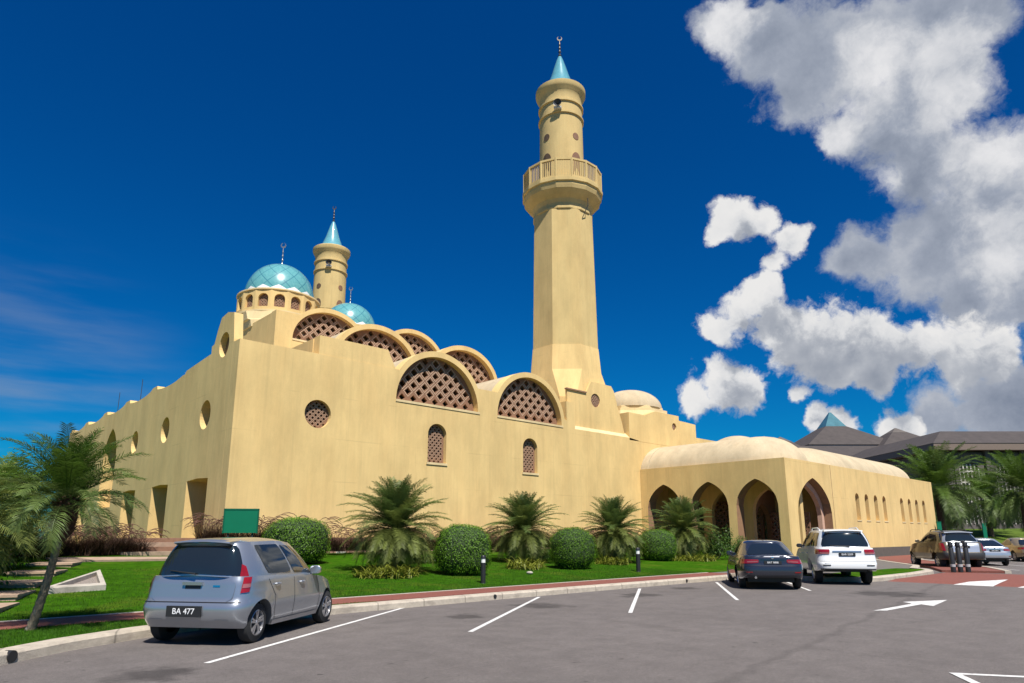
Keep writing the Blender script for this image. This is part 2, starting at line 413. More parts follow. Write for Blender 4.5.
def inside(poly, x, y):
    c = False; n = len(poly)
    for i in range(n):
        x0, y0 = poly[i]; x1, y1 = poly[(i+1) % n]
        if (y0 > y) != (y1 > y) and x < (x1-x0)*(y-y0)/(y1-y0)+x0: c = not c
    return c
def lattice(mb, outline, org, U, V, Nn, pitch, hole=.58, thick=.14):
    """pierced screen: square holes set on the diagonal inside the outline"""
    xs = [q[0] for q in outline]; zs = [q[1] for q in outline]
    holes = []; h = pitch*hole/2*sqrt(2)
    nx = int((max(xs)-min(xs))/pitch)+3; nz = int((max(zs)-min(zs))/pitch)+3
    cx = (max(xs)+min(xs))/2; z0 = min(zs)
    for i in range(-nx, nx+1):
        for j in range(-2, 2*nz):
            x = cx + i*pitch*sqrt(2)/2; z = z0 + .35*pitch + j*pitch*sqrt(2)/2
            if (i+j) % 2: continue
            d = [(x-h, z), (x, z-h), (x+h, z), (x, z+h)]
            if all(inside(outline, cx+(q[0]-cx)*1.015, z0+(q[1]-z0)*1.015+(.0 if q[1] > z0+.02 else -1)) and q[1] > z0+.03 for q in d): holes.append(d)
    slab(mb, outline, holes, org, U, V, Nn, thick)
    return len(holes)

def text_mesh(name, body, size, M, m, parent, ext=.002):
    c = bpy.data.curves.new(name, 'FONT'); c.body = body; c.size = size; c.extrude = ext
    c.align_x = 'CENTER'; c.align_y = 'CENTER'
    t = bpy.data.objects.new(name, c); COL.objects.link(t)
    dg = bpy.context.evaluated_depsgraph_get(); dg.update()
    me = bpy.data.meshes.new_from_object(t.evaluated_get(dg))
    bpy.data.objects.remove(t)
    me.materials.clear(); me.materials.append(m); me.transform(M)
    o = bpy.data.objects.new(name, me); COL.objects.link(o); o.parent = parent
    return o
HA = radians(HEAD)
def RG(r, g, z=0.0):
    return Vector((cos(HA)*g + sin(HA)*r, sin(HA)*g - cos(HA)*r, z))

# ================================================================== GROUND
def smooth(a, b, x):
    t = max(0, min(1, (x-a)/(b-a))); return t*t*(3-2*t)
def lawn_z(x, y):
    sl = .045 + .018*(1-smooth(2.5, 9, x))
    z = .15 + sl*min(max(y-14.6, 0), 15.0)
    return z + .018*noise.noise((x*.5, y*.5, 0))

def asphalt():
    m = bpy.data.materials.new('asphalt'); m.use_nodes = True
    t = m.node_tree; N = t.nodes.new; L = t.links.new
    p = t.nodes['Principled BSDF']; p.inputs['Roughness'].default_value = .85; p.inputs['Specular IOR Level'].default_value = .3
    g = N('ShaderNodeNewGeometry')
    def nz(scale, det=6, st=(1,1,1), rough=.6):
        mp = N('ShaderNodeMapping'); mp.inputs['Scale'].default_value = st; L(g.outputs['Position'], mp.inputs['Vector'])
        n = N('ShaderNodeTexNoise'); n.inputs['Scale'].default_value = scale; n.inputs['Detail'].default_value = det; n.inputs['Roughness'].default_value = rough
        L(mp.outputs[0], n.inputs['Vector']); return n.outputs['Fac']
    def rng(f, lo, hi, a, b, sm=False):
        r = N('ShaderNodeMapRange'); r.inputs['From Min'].default_value = lo; r.inputs['From Max'].default_value = hi
        r.inputs['To Min'].default_value = a; r.inputs['To Max'].default_value = b
        if sm: r.interpolation_type = 'SMOOTHSTEP'
        L(f, r.inputs['Value']); return r.outputs[0]
    def math_(op, a, b):
        n = N('ShaderNodeMath'); n.operation = op
        for i, q in enumerate((a, b)):
            if isinstance(q, (int, float)): n.inputs[i].default_value = q
            else: L(q, n.inputs[i])
        return n.outputs[0]
    f = math_('MULTIPLY', rng(nz(.22), .3, .7, .90, 1.08), rng(nz(2.2, 8), .3, .7, .86, 1.12))
    f = math_('MULTIPLY', f, rng(nz(70, 3), .3, .7, .62, 1.36))
    f = math_('MULTIPLY', f, rng(nz(220, 2), .35, .65, .75, 1.25))
    f = math_('MULTIPLY', f, rng(nz(16, 4), .3, .7, .86, 1.13))
    f = math_('MULTIPLY', f, rng(nz(5, 2), .70, .735, 1, .55))
    f = math_('MULTIPLY', f, rng(nz(.55, 7, (2.2, .35, 1)), .58, .70, 1, .88))
    f = math_('MULTIPLY', f, rng(nz(.9, 5, (.35, 1.4, 1)), .60, .72, 1, .84))
    # oil drips under the stalls
    for (x, y, r) in ((11.6, 11.4, .75), (15.6, 11.6, .8), (9.0, 11.0, .5), (18.6, 12.0, .6), (21.0, 7.0, 1.3), (28.5, 6.6, .9), (2.6, 9.0, .6)):
        d = N('ShaderNodeVectorMath'); d.operation = 'DISTANCE'; d.inputs[1].default_value = (x, y, 0); L(g.outputs['Position'], d.inputs[0])
        q = math_('ADD', math_('DIVIDE', d.outputs['Value'], r), math_('MULTIPLY', math_('SUBTRACT', nz(1.8, 6), .5), 2.6))
        f = math_('MULTIPLY', f, rng(q, .35, 1.0, .50, 1, True))
    # the long sealed joint across the lot
    sx = N('ShaderNodeSeparateXYZ'); L(g.outputs['Position'], sx.inputs[0])
    ln = math_('ADD', math_('ADD', math_('MULTIPLY', sx.outputs['X'], -.156), sx.outputs['Y']), math_('MULTIPLY', math_('SUBTRACT', nz(.8, 6), .5), .55))
    ln = math_('ABSOLUTE', math_('SUBTRACT', ln, 3.05), 0)
    f = math_('MULTIPLY', f, rng(ln, .02, .12, .82, 1, True))
    v = N('ShaderNodeVectorMath'); v.operation = 'SCALE'; v.inputs[0].default_value = (.134, .117, .109); L(f, v.inputs['Scale'])
    L(v.outputs[0], p.inputs['Base Color'])
    b = N('ShaderNodeBump'); b.inputs['Strength'].default_value = .5; b.inputs['Distance'].default_value = .01
    L(nz(150, 3), b.inputs['Height']); L(b.outputs[0], p.inputs['Normal'])
    return m
ASPH = asphalt()
GRASSM = mat('lawn_turf', (.030, .090, .003), .95, .45, 3.5, .6, 90, spec=.02, dirt=((.085, .115, .012), .8, .50, .76, (1, 1, 1)))
FARG = mat('far_grass', (.075, .115, .016), .95, .3, .5, spec=.1)

mb = MB(); mb.add([(-900,-900,0),(900,-900,0),(900,900,0),(-900,900,0)], [(0,1,2,3)])
tag(mb.build('car_park', ASPH), kind='structure')

# kerb along the bays, bending round on the left
KP = [(-7.5,-1.5),(-4.8,3.2),(-2.2,6.9),(-.3,9.1),(1.1,10.65),(2.3,11.62),(3.4,12.2),(5.0,12.75),(7.4,13.1),(12,13.2),(18,13.2),(24.2,13.2)]
def offs(P, d):
    out = []
    for i in range(len(P)):
        a = Vector(P[max(i-1,0)]); b = Vector(P[min(i+1,len(P)-1)]); t = (b-a).normalized()
        out.append((P[i][0]-t.y*d, P[i][1]+t.x*d))
    return out
def strip(P, w, z0, z1, bev=.04):
    b = MB(); A_ = P; 
    prof = [(0, z0), (.005, z1-bev), (bev, z1), (w, z1), (w, z0)]
    rings = [[(q[0], q[1], z) for q, z in ((offs(P, d)[i], z) for d, z in prof)] for i in range(len(P))]
    b.loft(rings, True, 0, True); return b
def dense(P, step=1.0):
    out = []
    for a, b in zip(P, P[1:]):
        a, b = Vector(a), Vector(b); n = max(1, int((b-a).length/step))
        out += [tuple(a.lerp(b, k/n)) for k in range(n)]
    return out + [P[-1]]
o = strip(dense(KP, .9), .30, -.02, .155).build('kerb', KERBM, smooth=True); tag(o, kind='structure')
j = MB()
for i, q in enumerate(dense(KP, 1.0)):
    pass
PK = [(24.2,13.2),(24.9,10.2),(25.5,9.35),(26.6,9.0),(30.5,8.95),(33.2,9.15),(34.3,9.65),(35.0,10.3),(38.2,11.1),(42,13.4),(47.5,16.6),(52,18.3)]
o = strip(dense(PK, .9), .30, -.02, .16).build('kerb', KERBM, smooth=True); tag(o, kind='structure')
# red footpath
mb = MB(); mb.prism([(-30,13.50),(24.6,13.50),(24.4,14.62),(-30,14.62)], -.02, .162)
tag(mb.build('footpath', PAVER), kind='structure')
mb = MB(); mb.prism([(-30,14.62),(24.4,14.62),(24.4,14.72),(-30,14.72)], -.02, .17)
tag(mb.build('path_edging', CONC), kind='structure')
# turf between the kerb and the path on the left
lft = [q for q in offs(dense(KP, .9), .295)]
lft = [q for q in lft if q[1] < 13.49 and q[0] < 8.5]
mb = MB(); mb.prism(lft + [(8.5,13.47),(8.5,13.497),(-30,13.497),(-30,-1.5)], -.02, .153)
tag(mb.build('verge', GRASSM), kind='structure')
# the lawn rising to the walls
mb = MB()
xs = [-34 + i*.75 for i in range(100)] + [41.26]; ys = [14.725 + k*.6 for k in range(25)] + [29.4 + k*3 for k in range(14)]
o_ = 0
for y in ys:
    for x in xs: mb.v.append((x, y, lawn_z(x, y)))
nx = len(xs)
for r in range(len(ys)-1):
    for c in range(nx-1):
        if xs[c] > 10.9 and ys[r] > 30.1: continue
        mb.f.append((r*nx+c, r*nx+c+1, (r+1)*nx+c+1, (r+1)*nx+c)); mb.mi.append(0)
tag(mb.build('lawn', GRASSM, smooth=True, angle=0), kind='structure')
# island beside the bays: turf, then grey paving, then the red walk up to the portico
pk2 = offs(dense(PK, .9), .295)
mb = MB(); mb.prism([q for q in pk2 if q[0] < 34.2] + [(34.0,10.9),(25.2,11.4)], -.02, .150); tag(mb.build('island_turf', GRASSM), kind='structure')
mb = MB(); mb.prism([(25.2,11.41),(34.0,10.91)] + [q for q in pk2 if q[0] > 34.3] + [(52,18.9),(41.4,18.9),(41.2,14.8),(24.6,14.75)], -.02, .146)
tag(mb.build('island_paving', mat('grey_paving', (.13,.115,.10), .9, .15, 4)), kind='structure')
WK = [(34.9,9.3),(38.4,10.7),(42.2,13.0),(47.7,16.2),(53,18.0),(72,18.2)]
mb = MB(); ow = offs(WK, -2.3); mb.prism(WK + ow[::-1], -.02, .10); tag(mb.build('red_walk', PAVER), kind='structure')
mb = MB(); mb.prism(offs(WK, -2.32) + offs(WK, -2.55)[::-1], -.02, .12); tag(mb.build('walk_edging', KERBM), kind='structure')
# raised red crossing with painted ramps
mb = MB()
mb.loft([[(26.5,-12,-.01),(27.6,-12,.05),(34.2,-12,.05),(34.7,-12,-.01)],[(26.5,8.85,-.01),(27.6,8.85,.05),(34.2,8.85,.05),(34.7,8.85,-.01)]], True, 0, True)
tag(mb.build('raised_crossing', PAVER), kind='structure')
mb = MB()
for k in range(5):
    y0 = 6.80 - 1.75*k
    w0 = 1.12
    f_ = 1.1/5.1
    a_ = (27.6, y0-(w0-.1)*f_, .056); c_ = (27.6, y0-w0+.1*f_, .056)
    mb.add([(26.5,y0,-.003),(26.5,y0-w0,-.003),c_,a_], [(0,1,2,3)])
    mb.add([a_,c_,(30.0,y0-w0+.25,.056)], [(0,1,2)])
tag(mb.build('road_marking', WHITEP), kind='structure')
# bay lines, turn arrow, bay corner
mb = MB()
bd = Vector((cos(radians(34.5)), sin(radians(34.5)), 0)); bn = Vector((-bd.y, bd.x, 0))*.044
for k in range(7):
    a = Vector((3.37 + 4.28*k, 9.30 - .12*min(k, 3), .005)); ln = 6.85 if k == 0 else 6.7
    b_ = a + bd*ln
    mb.add([a-bn, b_-bn, b_+bn, a+bn], [(0,1,2,3)])
for k in range(4):
    a = Vector((39.4 + 4.4*k, 7.3, .005)); b_ = a + bd*5.5; mb.add([a-bn, b_-bn, b_+bn, a+bn], [(0,1,2,3)])
tag(mb.build('bay_lines', WHITEP), kind='structure')
mb = MB()
mb.add([(16.1,5.70,.005),(16.35,5.50,.005),(18.40,5.42,.005),(18.40,5.62,.005)], [(0,1,2,3)])
mb.add([(18.15,5.10,.005),(20.1,5.32,.005),(18.75,5.92,.005),(18.40,5.62,.005),(18.40,5.42,.005)], [(0,1,2,3,4)])
tag(mb.build('turn_arrow', WHITEP), kind='structure')
mb = MB()
def seg(a, b, w=.05):
    a, b = Vector(a), Vector(b); t = (b-a).normalized(); n = Vector((-t.y, t.x, 0))*w
    mb.add([a-n, b-n, b+n, a+n], [(0,1,2,3)])
seg((9.56,2.60,.005), (10.7,.75,.005)); seg((9.60,2.57,.009), (7.6,1.2,.009))
tag(mb.build('bay_corner', WHITEP), kind='structure')

# far side: a green bank and trees round the big government building
mb = MB()
for (r0, g0, r1, g1, r2, g2, r3, g3, z0, z1) in ((20,92,140,62,190,130,30,135,.02,2.6),):
    n = 14
    vs = []
    for i in range(n+1):
        for k in range(n+1):
            u, v = i/n, k/n
            q = (RG(r0,g0)*(1-u)+RG(r1,g1)*u)*(1-v) + (RG(r3,g3)*(1-u)+RG(r2,g2)*u)*v
            vs.append((q.x, q.y, z0 + (z1-z0)*smooth(0,.35,v) + .5*noise.noise(q*.05)*v))
    mb.add(vs, [(i*(n+1)+k, (i+1)*(n+1)+k, (i+1)*(n+1)+k+1, i*(n+1)+k+1) for i in range(n) for k in range(n)])
tag(mb.build('grass_bank', FARG, smooth=True, angle=0), kind='structure')

# ================================================================== MOSQUE
mosque = empty('mosque', (26, 45, 0), 0, 'large yellow stucco mosque with stepped rows of vaulted lattice lunettes and turquoise domes', 'mosque')
MO = Vector(mosque.location)
def mpart(mb, name, mats, smooth=False, parent=None, angle=35):
    par = parent or mosque
    mb.v = [tuple(Vector(q)-MO) for q in mb.v]
    return mb.build(name, mats, par, smooth, angle)
XA, XZ_, UZ, NY, NX = (1,0,0), (0,1,0), (0,0,1), (0,-1,0), (-1,0,0)
def half_arc(cx, z0, a, h, n=28): return [(cx + a*cos(pi*i/n), z0 + h*sin(pi*i/n)) for i in range(n+1)]   # right -> left

def row_outline(x0, x1, zbase, zl, zr, centres, zs, a, h, zval):
    """wall silhouette that follows the vaults; listed from the bottom left, clockwise up over the top"""
    top = [(x0, zl)]
    for c in centres:
        arc = half_arc(c, zs, a, h, 40)[::-1]
        for q in arc:
            lim = zl if q[0] < centres[0] - a*.6 and c == centres[0] else (zr if q[0] > centres[-1] + a*.6 and c == centres[-1] else zval)
            if q[1] >= lim: top.append(q)
    top.append((x1, zr))
    return [(x0, zbase)] + top + [(x1, zbase)]

C1, C2 = 22.5, 29.85
def lun(cx, zs, a, h): return [(cx-a, zs), (cx+a, zs)] + half_arc(cx, zs, a, h, 36)[1:-1]
ROWS = [  # plane y, outline x0, x1, base, left top, right top, sill, apex, valley
    (30.0, 11.06, 33.25, -.3, 10.44, 9.2, 8.80, 11.95, 10.15),
    (36.7, 19.0, 33.6, 9.6, 12.85, 12.6, 12.45, 15.15, 13.65),
    (43.4, 18.3, 33.6, 12.0, 16.95, 15.6, 15.15, 17.95, 16.55)]
win_mats = [BRICK, mat('pale_lattice_edge', (.50,.335,.225), .85, .12, 9)]
def lattice_part(name, outline, org, U, V, Nn, pitch, parent, hole=.5, thick=.16, edge=.3):
    b = MB()
    xs = [q[0] for q in outline]; zs = [q[1] for q in outline]
    h = pitch*hole/2*sqrt(2)
    cx = (max(xs)+min(xs))/2; z0 = min(zs); st = pitch*sqrt(2)/2
    holes = []
    for i in range(-40, 41):
        for k in range(-1, 60):
            if (i+k) % 2: continue
            x, z = cx+i*st, z0+.64*st+k*st
            if z > max(zs): break
            d = [(x-h, z), (x, z-h), (x+h, z), (x, z+h)]
            g = 1 + edge
            m1, m2 = 1.26, 1.54
            e = [(x-h*m2, z), (x, z-h*m2), (x+h*m2, z), (x, z+h*m2)]; e0 = [(x-h*m1, z), (x, z-h*m1), (x+h*m1, z), (x, z+h*m1)]
            t = [(x-h*1.06, z), (x, z-h*1.06), (x+h*1.06, z), (x, z+h*1.06)]
            if all(inside(outline, *q) for q in t): holes.append((d, e0, e if all(inside(outline, *q) for q in e) else None))
    slab(b, outline, [d for d, e0, e in holes], org, U, V, Nn, thick)
    O, U_, V_, N_ = Vector(org), Vector(U), Vector(V), Vector(Nn)
    for d, e0, e in holes:
        if e is None: continue
        P = [O+U_*q[0]+V_*q[1]+N_*.014 for q in e0+e]
        for i in range(4):
            j = (i+1) % 4
            f = (i, j, 4+j, 4+i)
            n = (P[j]-P[i]).cross(P[4+j]-P[i])
            b.add(P, [f if n.dot(N_) > 0 else f[::-1]], 1)
    return mpart(b, name, win_mats, parent=parent)

def lun_in(cx, zs, a, h, m=.10): return [(cx-a+m, zs+.02), (cx+a-m, zs+.02)] + [(cx+(a-m)*cos(pi*i/36), zs+.02+(h-m)*sin(pi*i/36)) for i in range(1, 36)]
for k, (Y, x0, x1, zb, zl, zr, zs, apex, zv) in enumerate(ROWS):
    b = MB()
    a_o, h_o = 3.22, apex-zs
    out = row_outline(x0, x1, zb, zl, zr, (C1, C2), zs, a_o, h_o, zv)
    a_i, h_i = 2.90, h_o-.33
    holes = [lun(C1, zs, a_i, h_i), lun(C2, zs, a_i, h_i)]
    if k == 0:
        holes += [circle_pts(15.13, 7.42, .70), arch_pts(22.42, 5.55, .64, 7.15, 7.75), arch_pts(29.76, 5.45, .64, 7.05, 7.65)]
    slab(b, out, holes, (0, Y, 0), XA, UZ, NY, .74)
    wall = mpart(b, 'facade_wall' if k == 0 else 'clerestory_wall', STUC)
    for c in (C1, C2):
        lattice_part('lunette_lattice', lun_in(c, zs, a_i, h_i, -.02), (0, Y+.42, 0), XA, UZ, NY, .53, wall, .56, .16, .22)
        s = MB(); s.box((c-a_i-.02, Y-.035, zs-.13), (c+a_i+.12, Y+.56, zs-.003)); mpart(s, 'window_sill', STUCP, parent=wall)
    if k == 0:
        lattice_part('round_lattice', circle_pts(15.13, 7.42, .72), (0, Y+.24, 0), XA, UZ, NY, .21, wall, .52, .08)
        for c, z in ((22.42, 5.55), (29.76, 5.45)):
            lattice_part('window_lattice', arch_pts(c, z, .66, z+1.6, z+2.22), (0, Y+.26, 0), XA, UZ, NY, .21, wall, .52, .08)
            s = MB(); s.box((c-.72, Y-.05, z-.12), (c+.72, Y+.38, z+.003)); mpart(s, 'window_sill', STUCP, parent=wall)
    # barrel vaults running back from this wall
    for c in (C1, C2):
        b = MB(); rings = []
        y1 = ROWS[k+1][0]-.004 if k < 2 else Y+5.5
        for y in (Y+.74, y1):
            o_ = half_arc(c, zs, a_o-.02, h_o-.02, 28)
            rings.append([(q[0], y, q[1]) for q in o_] + [(q[0], y, q[1]-.25) for q in o_[::-1]])
        b.loft(rings, True); mpart(b, 'barrel_vault', WHITE_ROOF, True)
    b = MB(); b.box((x0+.3, Y+.745, zv-1.6), (x1-.02, (ROWS[k+1][0]-.01) if k < 2 else Y+5.5, zv-.35)) if k else b.box((19.4, 30.745, 8.45), (33.2, 36.69, 8.75))
    mpart(b, 'terrace_roof', WHITE_ROOF)
# dark panels behind the lattices; the rooms' shade is put into their colour
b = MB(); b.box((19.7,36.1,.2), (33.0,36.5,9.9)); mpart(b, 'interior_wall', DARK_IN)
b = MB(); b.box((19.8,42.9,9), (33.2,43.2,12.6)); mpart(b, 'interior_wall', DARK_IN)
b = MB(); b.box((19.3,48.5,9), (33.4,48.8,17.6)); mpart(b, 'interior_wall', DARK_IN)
b = MB(); b.box((12.2,30.63,8.2), (19.38,66,8.55)); b.box((19.38,49.2,8.2),(60,75,8.55)); b.box((33.3,30.7,8.2),(60,49.1,8.5)); mpart(b, 'roof', WHITE_ROOF)  # unseen roof slabs, added to stop light leaking into the rooms

# ---- left wall (faces -x), with splayed doors and round windows
def WL(y): return 45.0 - y          # 2-D coordinate along the wall: larger to the right as seen from outside
top = [(30.75,9.5),(33.6,9.5),(33.62,10.42),(36.4,10.25),(37.2,10.2),(37.3,10.05)]
for y0 in (37.8, 43.6, 49.4, 55.2, 61.0):
    top += [(y0+d, 9.86 + .22*((abs(d-2.4)/2.6)**2.2) ) for d in (0, .5, 1.2, 2, 2.8, 3.6, 4.4)] + [(y0+4.5, 10.2), (y0+5.3, 10.2)]
out = [(WL(30.75), -.3)] + [(WL(y), z) for y, z in top if y < 66.2] + [(WL(66.3), 10.0), (WL(66.3), -.3)]
holes = [circle_pts(WL(y), z, r) for y, z, r in ((33.66,7.36,.72),(39.85,7.31,.72),(45.8,7.2,.72))]
def door(y0, y1, z1=4.28): return [(WL(y1),.9),(WL(y0),.9),(WL(y0),z1-.06),(WL((y0+y1)/2),z1),(WL(y1),z1-.06)]
holes += [door(32.45,35.35), door(38.3,41.1), door(44.4,47.1), door(57.0,59.8)]
holes += [arch_pts(WL(51.7), 3.4, 1.75, 6.6, 8.75, 14, True)]
b = MB(); slab(b, out, holes, (11.06, 45, 0), (0,-1,0), UZ, NX, 1.05)
side_wall = mpart(b, 'side_wall', STUC)
b = MB(); slab(b, [(WL(y), z) for y, z in ((30.75,9.502),(30.75,10.6),(31.0,11.95),(31.8,12.15),(32.6,12.05),(33.0,11.45),(33.3,10.85),(33.61,10.80),(33.61,9.502))], [circle_pts(WL(31.95), 10.55, .62)], (11.06, 45, 0), (0,-1,0), UZ, NX, .42); mpart(b, 'corner_gable', STUC)
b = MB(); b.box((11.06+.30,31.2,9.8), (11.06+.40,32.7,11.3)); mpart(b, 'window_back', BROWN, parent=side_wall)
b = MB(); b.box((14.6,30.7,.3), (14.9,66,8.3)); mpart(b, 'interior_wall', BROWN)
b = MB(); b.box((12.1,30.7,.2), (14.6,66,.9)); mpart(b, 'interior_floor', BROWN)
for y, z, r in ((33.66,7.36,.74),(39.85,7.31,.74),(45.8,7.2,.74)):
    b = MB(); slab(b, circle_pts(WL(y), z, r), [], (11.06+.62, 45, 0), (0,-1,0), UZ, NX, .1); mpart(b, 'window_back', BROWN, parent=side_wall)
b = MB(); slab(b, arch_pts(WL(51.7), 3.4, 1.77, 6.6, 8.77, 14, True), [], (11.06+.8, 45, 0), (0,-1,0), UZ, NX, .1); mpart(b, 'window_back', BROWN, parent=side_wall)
for y in (43.2, 48.8, 54.6, 60.4, 37.4):                         # little kerbs behind the parapet
    b = MB(); b.box((11.3, y-.05, 9.3), (12.7, y+.75, 10.32)); mpart(b, 'parapet_block', STUCP)
for y in (49.1, 54.9):
    b = MB(); b.tube([(11.9,y,10.2),(11.9,y,11.9)], .02, 6); mpart(b, 'lightning_rod', STEEL)
# plinth and ledges
b = MB(); b.box((10.75,29.72,-.1), (41.25,29.997,1.50)); mpart(b, 'plinth', PLINTH)
b = MB(); b.box((10.6,29.1,-.1), (41.22,29.719,1.08)); mpart(b, 'plinth', mat('pink_plinth', (.36,.21,.15), .85, .15, 5))
b = MB(); b.box((10.72,29.998,-.1), (11.057,66.3,1.02)); mpart(b, 'plinth', PLINTH)

# ---- raised masses by the corner
b = MB(); b.box((18.31,44.15,9.0), (19.2,50.5,16.9)); mpart(b, 'corner_mass', STUC)
b = MB(); b.box((15.0,30.75,8.6), (19.0,33.6,11.40)); mpart(b, 'parapet_mass', STUC)
b = MB(); b.add([(15.0,30.02,10.38),(19.6,30.02,10.30),(19.0,30.02,11.42),(15.0,30.02,11.42),(15.0,30.626,10.3),(19.6,30.626,10.3),(19.0,30.626,11.42),(15.0,30.626,11.42)], [(0,1,2,3),(1,5,6,2),(3,2,6,7),(0,3,7,4),(4,7,6,5)])
mpart(b, 'parapet_mass', STUC)

# ---- turquoise domes on arcaded drums
def tile_mat():
    m = bpy.data.materials.new('turquoise_tiles'); m.use_nodes = True
    t = m.node_tree; N = t.nodes.new; L = t.links.new
    p = t.nodes['Principled BSDF']; p.inputs['Roughness'].default_value = .24; p.inputs['Coat Weight'].default_value = .3
    u = N('ShaderNodeUVMap'); s = N('ShaderNodeSeparateXYZ'); L(u.outputs[0], s.inputs[0])
    def mt(op, a, b=None, c=None):
        n = N('ShaderNodeMath'); n.operation = op
        for i, q in enumerate((a, b, c)):
            if q is None: continue
            if isinstance(q, (int, float)): n.inputs[i].default_value = q
            else: L(q, n.inputs[i])
        return n.outputs[0]
    U_, V_ = s.outputs['X'], s.outputs['Y']
    k = mt('MULTIPLY', V_, 3.2)
    a = mt('PINGPONG', mt('ADD', mt('MULTIPLY', U_, 12), k), .5); b = mt('PINGPONG', mt('SUBTRACT', mt('MULTIPLY', U_, 12), k), .5)
    ln = mt('MINIMUM', a, b)
    line = mt('LESS_THAN', ln, .03)
    line2 = mt('LESS_THAN', mt('PINGPONG', mt('ADD', ln, .0), .12), .018)
    n = N('ShaderNodeTexNoise'); n.inputs['Scale'].default_value = 5; g = N('ShaderNodeNewGeometry'); L(g.outputs['Position'], n.inputs['Vector'])
    vo = N('ShaderNodeTexVoronoi'); vo.inputs['Scale'].default_value = 9; L(g.outputs['Position'], vo.inputs['Vector'])
    r = N('ShaderNodeMix'); r.data_type = 'RGBA'; L(vo.outputs['Color'], r.inputs['Factor']); r.inputs['A'].default_value = (.09,.285,.30,1); r.inputs['B'].default_value = (.135,.355,.365,1)
    m1 = N('ShaderNodeMix'); m1.data_type = 'RGBA'; L(line, m1.inputs['Factor']); L(r.outputs['Result'], m1.inputs['A']); m1.inputs['B'].default_value = (.045,.17,.22,1)
    zz = mt('LESS_THAN', V_, mt('ADD', .03, mt('MULTIPLY', mt('PINGPONG', mt('MULTIPLY', U_, 28), 1.0), .065)))
    m2 = N('ShaderNodeMix'); m2.data_type = 'RGBA'; L(zz, m2.inputs['Factor']); L(m1.outputs['Result'], m2.inputs['A']); m2.inputs['B'].default_value = (.74,.76,.75,1)
    L(m2.outputs['Result'], p.inputs['Base Color'])
    return m
TILE = tile_mat()
def lathe_uv(name, prof, n, m, parent, loc=(0,0,0), smooth_angle=60):
    b = MB(); b.lathe(prof, loc, n, cap=False)
    b.v = [tuple(Vector(q)-MO) for q in b.v] if parent is mosque or getattr(parent, 'parent', None) is mosque else b.v
    o = b.build(name, m, parent, True, smooth_angle)
    me = o.data; uv = me.uv_layers.new(name='UVMap'); K = len(prof)
    acc = [0]
    for i in range(1, K): acc.append(acc[-1] + math.dist(prof[i], prof[i-1]))
    for poly in me.polygons:
        for li in poly.loop_indices:
            vi = me.loops[li].vertex_index; r, c = divmod(vi, n)
            uu = c/n
            if c == 0 and any(me.loops[q].vertex_index % n == n-1 for q in poly.loop_indices): uu = 1.0
            uv.data[li].uv = (uu, acc[r]/acc[-1])
    return o
def finial(b, z, h, r=.05, M=(0,0)):
    pts = [(r*.7,z)]
    for k in range(4):
        zz = z + h*.16*k + h*.05
        pts += [(r*.55, zz), (r*1.5*(1-.12*k), zz+h*.05), (r*1.5*(1-.12*k), zz+h*.06), (r*.55, zz+h*.11)]
    pts += [(r*.4, z+h*.74), (.01, z+h*.78)]
    b.lathe(pts, (M[0], M[1], 0), 12)
    R = h*.10; cz = z + h*.76 + R; outl = []
    for i in range(25):
        t = radians(115) + radians(310)*i/24; outl.append((R*cos(t), R*sin(t)))
    for i in range(24, -1, -1):
        t = radians(115) + radians(310)*i/24; outl.append((R*.70*cos(t)+.0, R*.70*sin(t)+R*.24))
    d = Vector((.729,-.6845,0))
    n_ = len(outl)
    for s_ in (1,):
        front = [Vector((M[0],M[1],cz)) + d*q[0] + Vector((0,0,q[1])) + Vector((-.6845,-.729,0))*.03 for q in outl]
        back = [q - Vector((-.6845,-.729,0))*.06 for q in front]
        b.add(front+back, [(i,(i+1)%25,0,0)[:2] + (n_-1-(i+1), n_-1-i) for i in range(24)] + [(n_+i, n_+n_-1-i, n_+n_-2-i, n_+i+1) for i in range(24)] + [(i, n_+i, n_+(i+1)%n_, (i+1)%n_) for i in range(n_)])
    return b
FIN = mat('finial_metal', (.42,.40,.36), .3, .08, metal=.8)
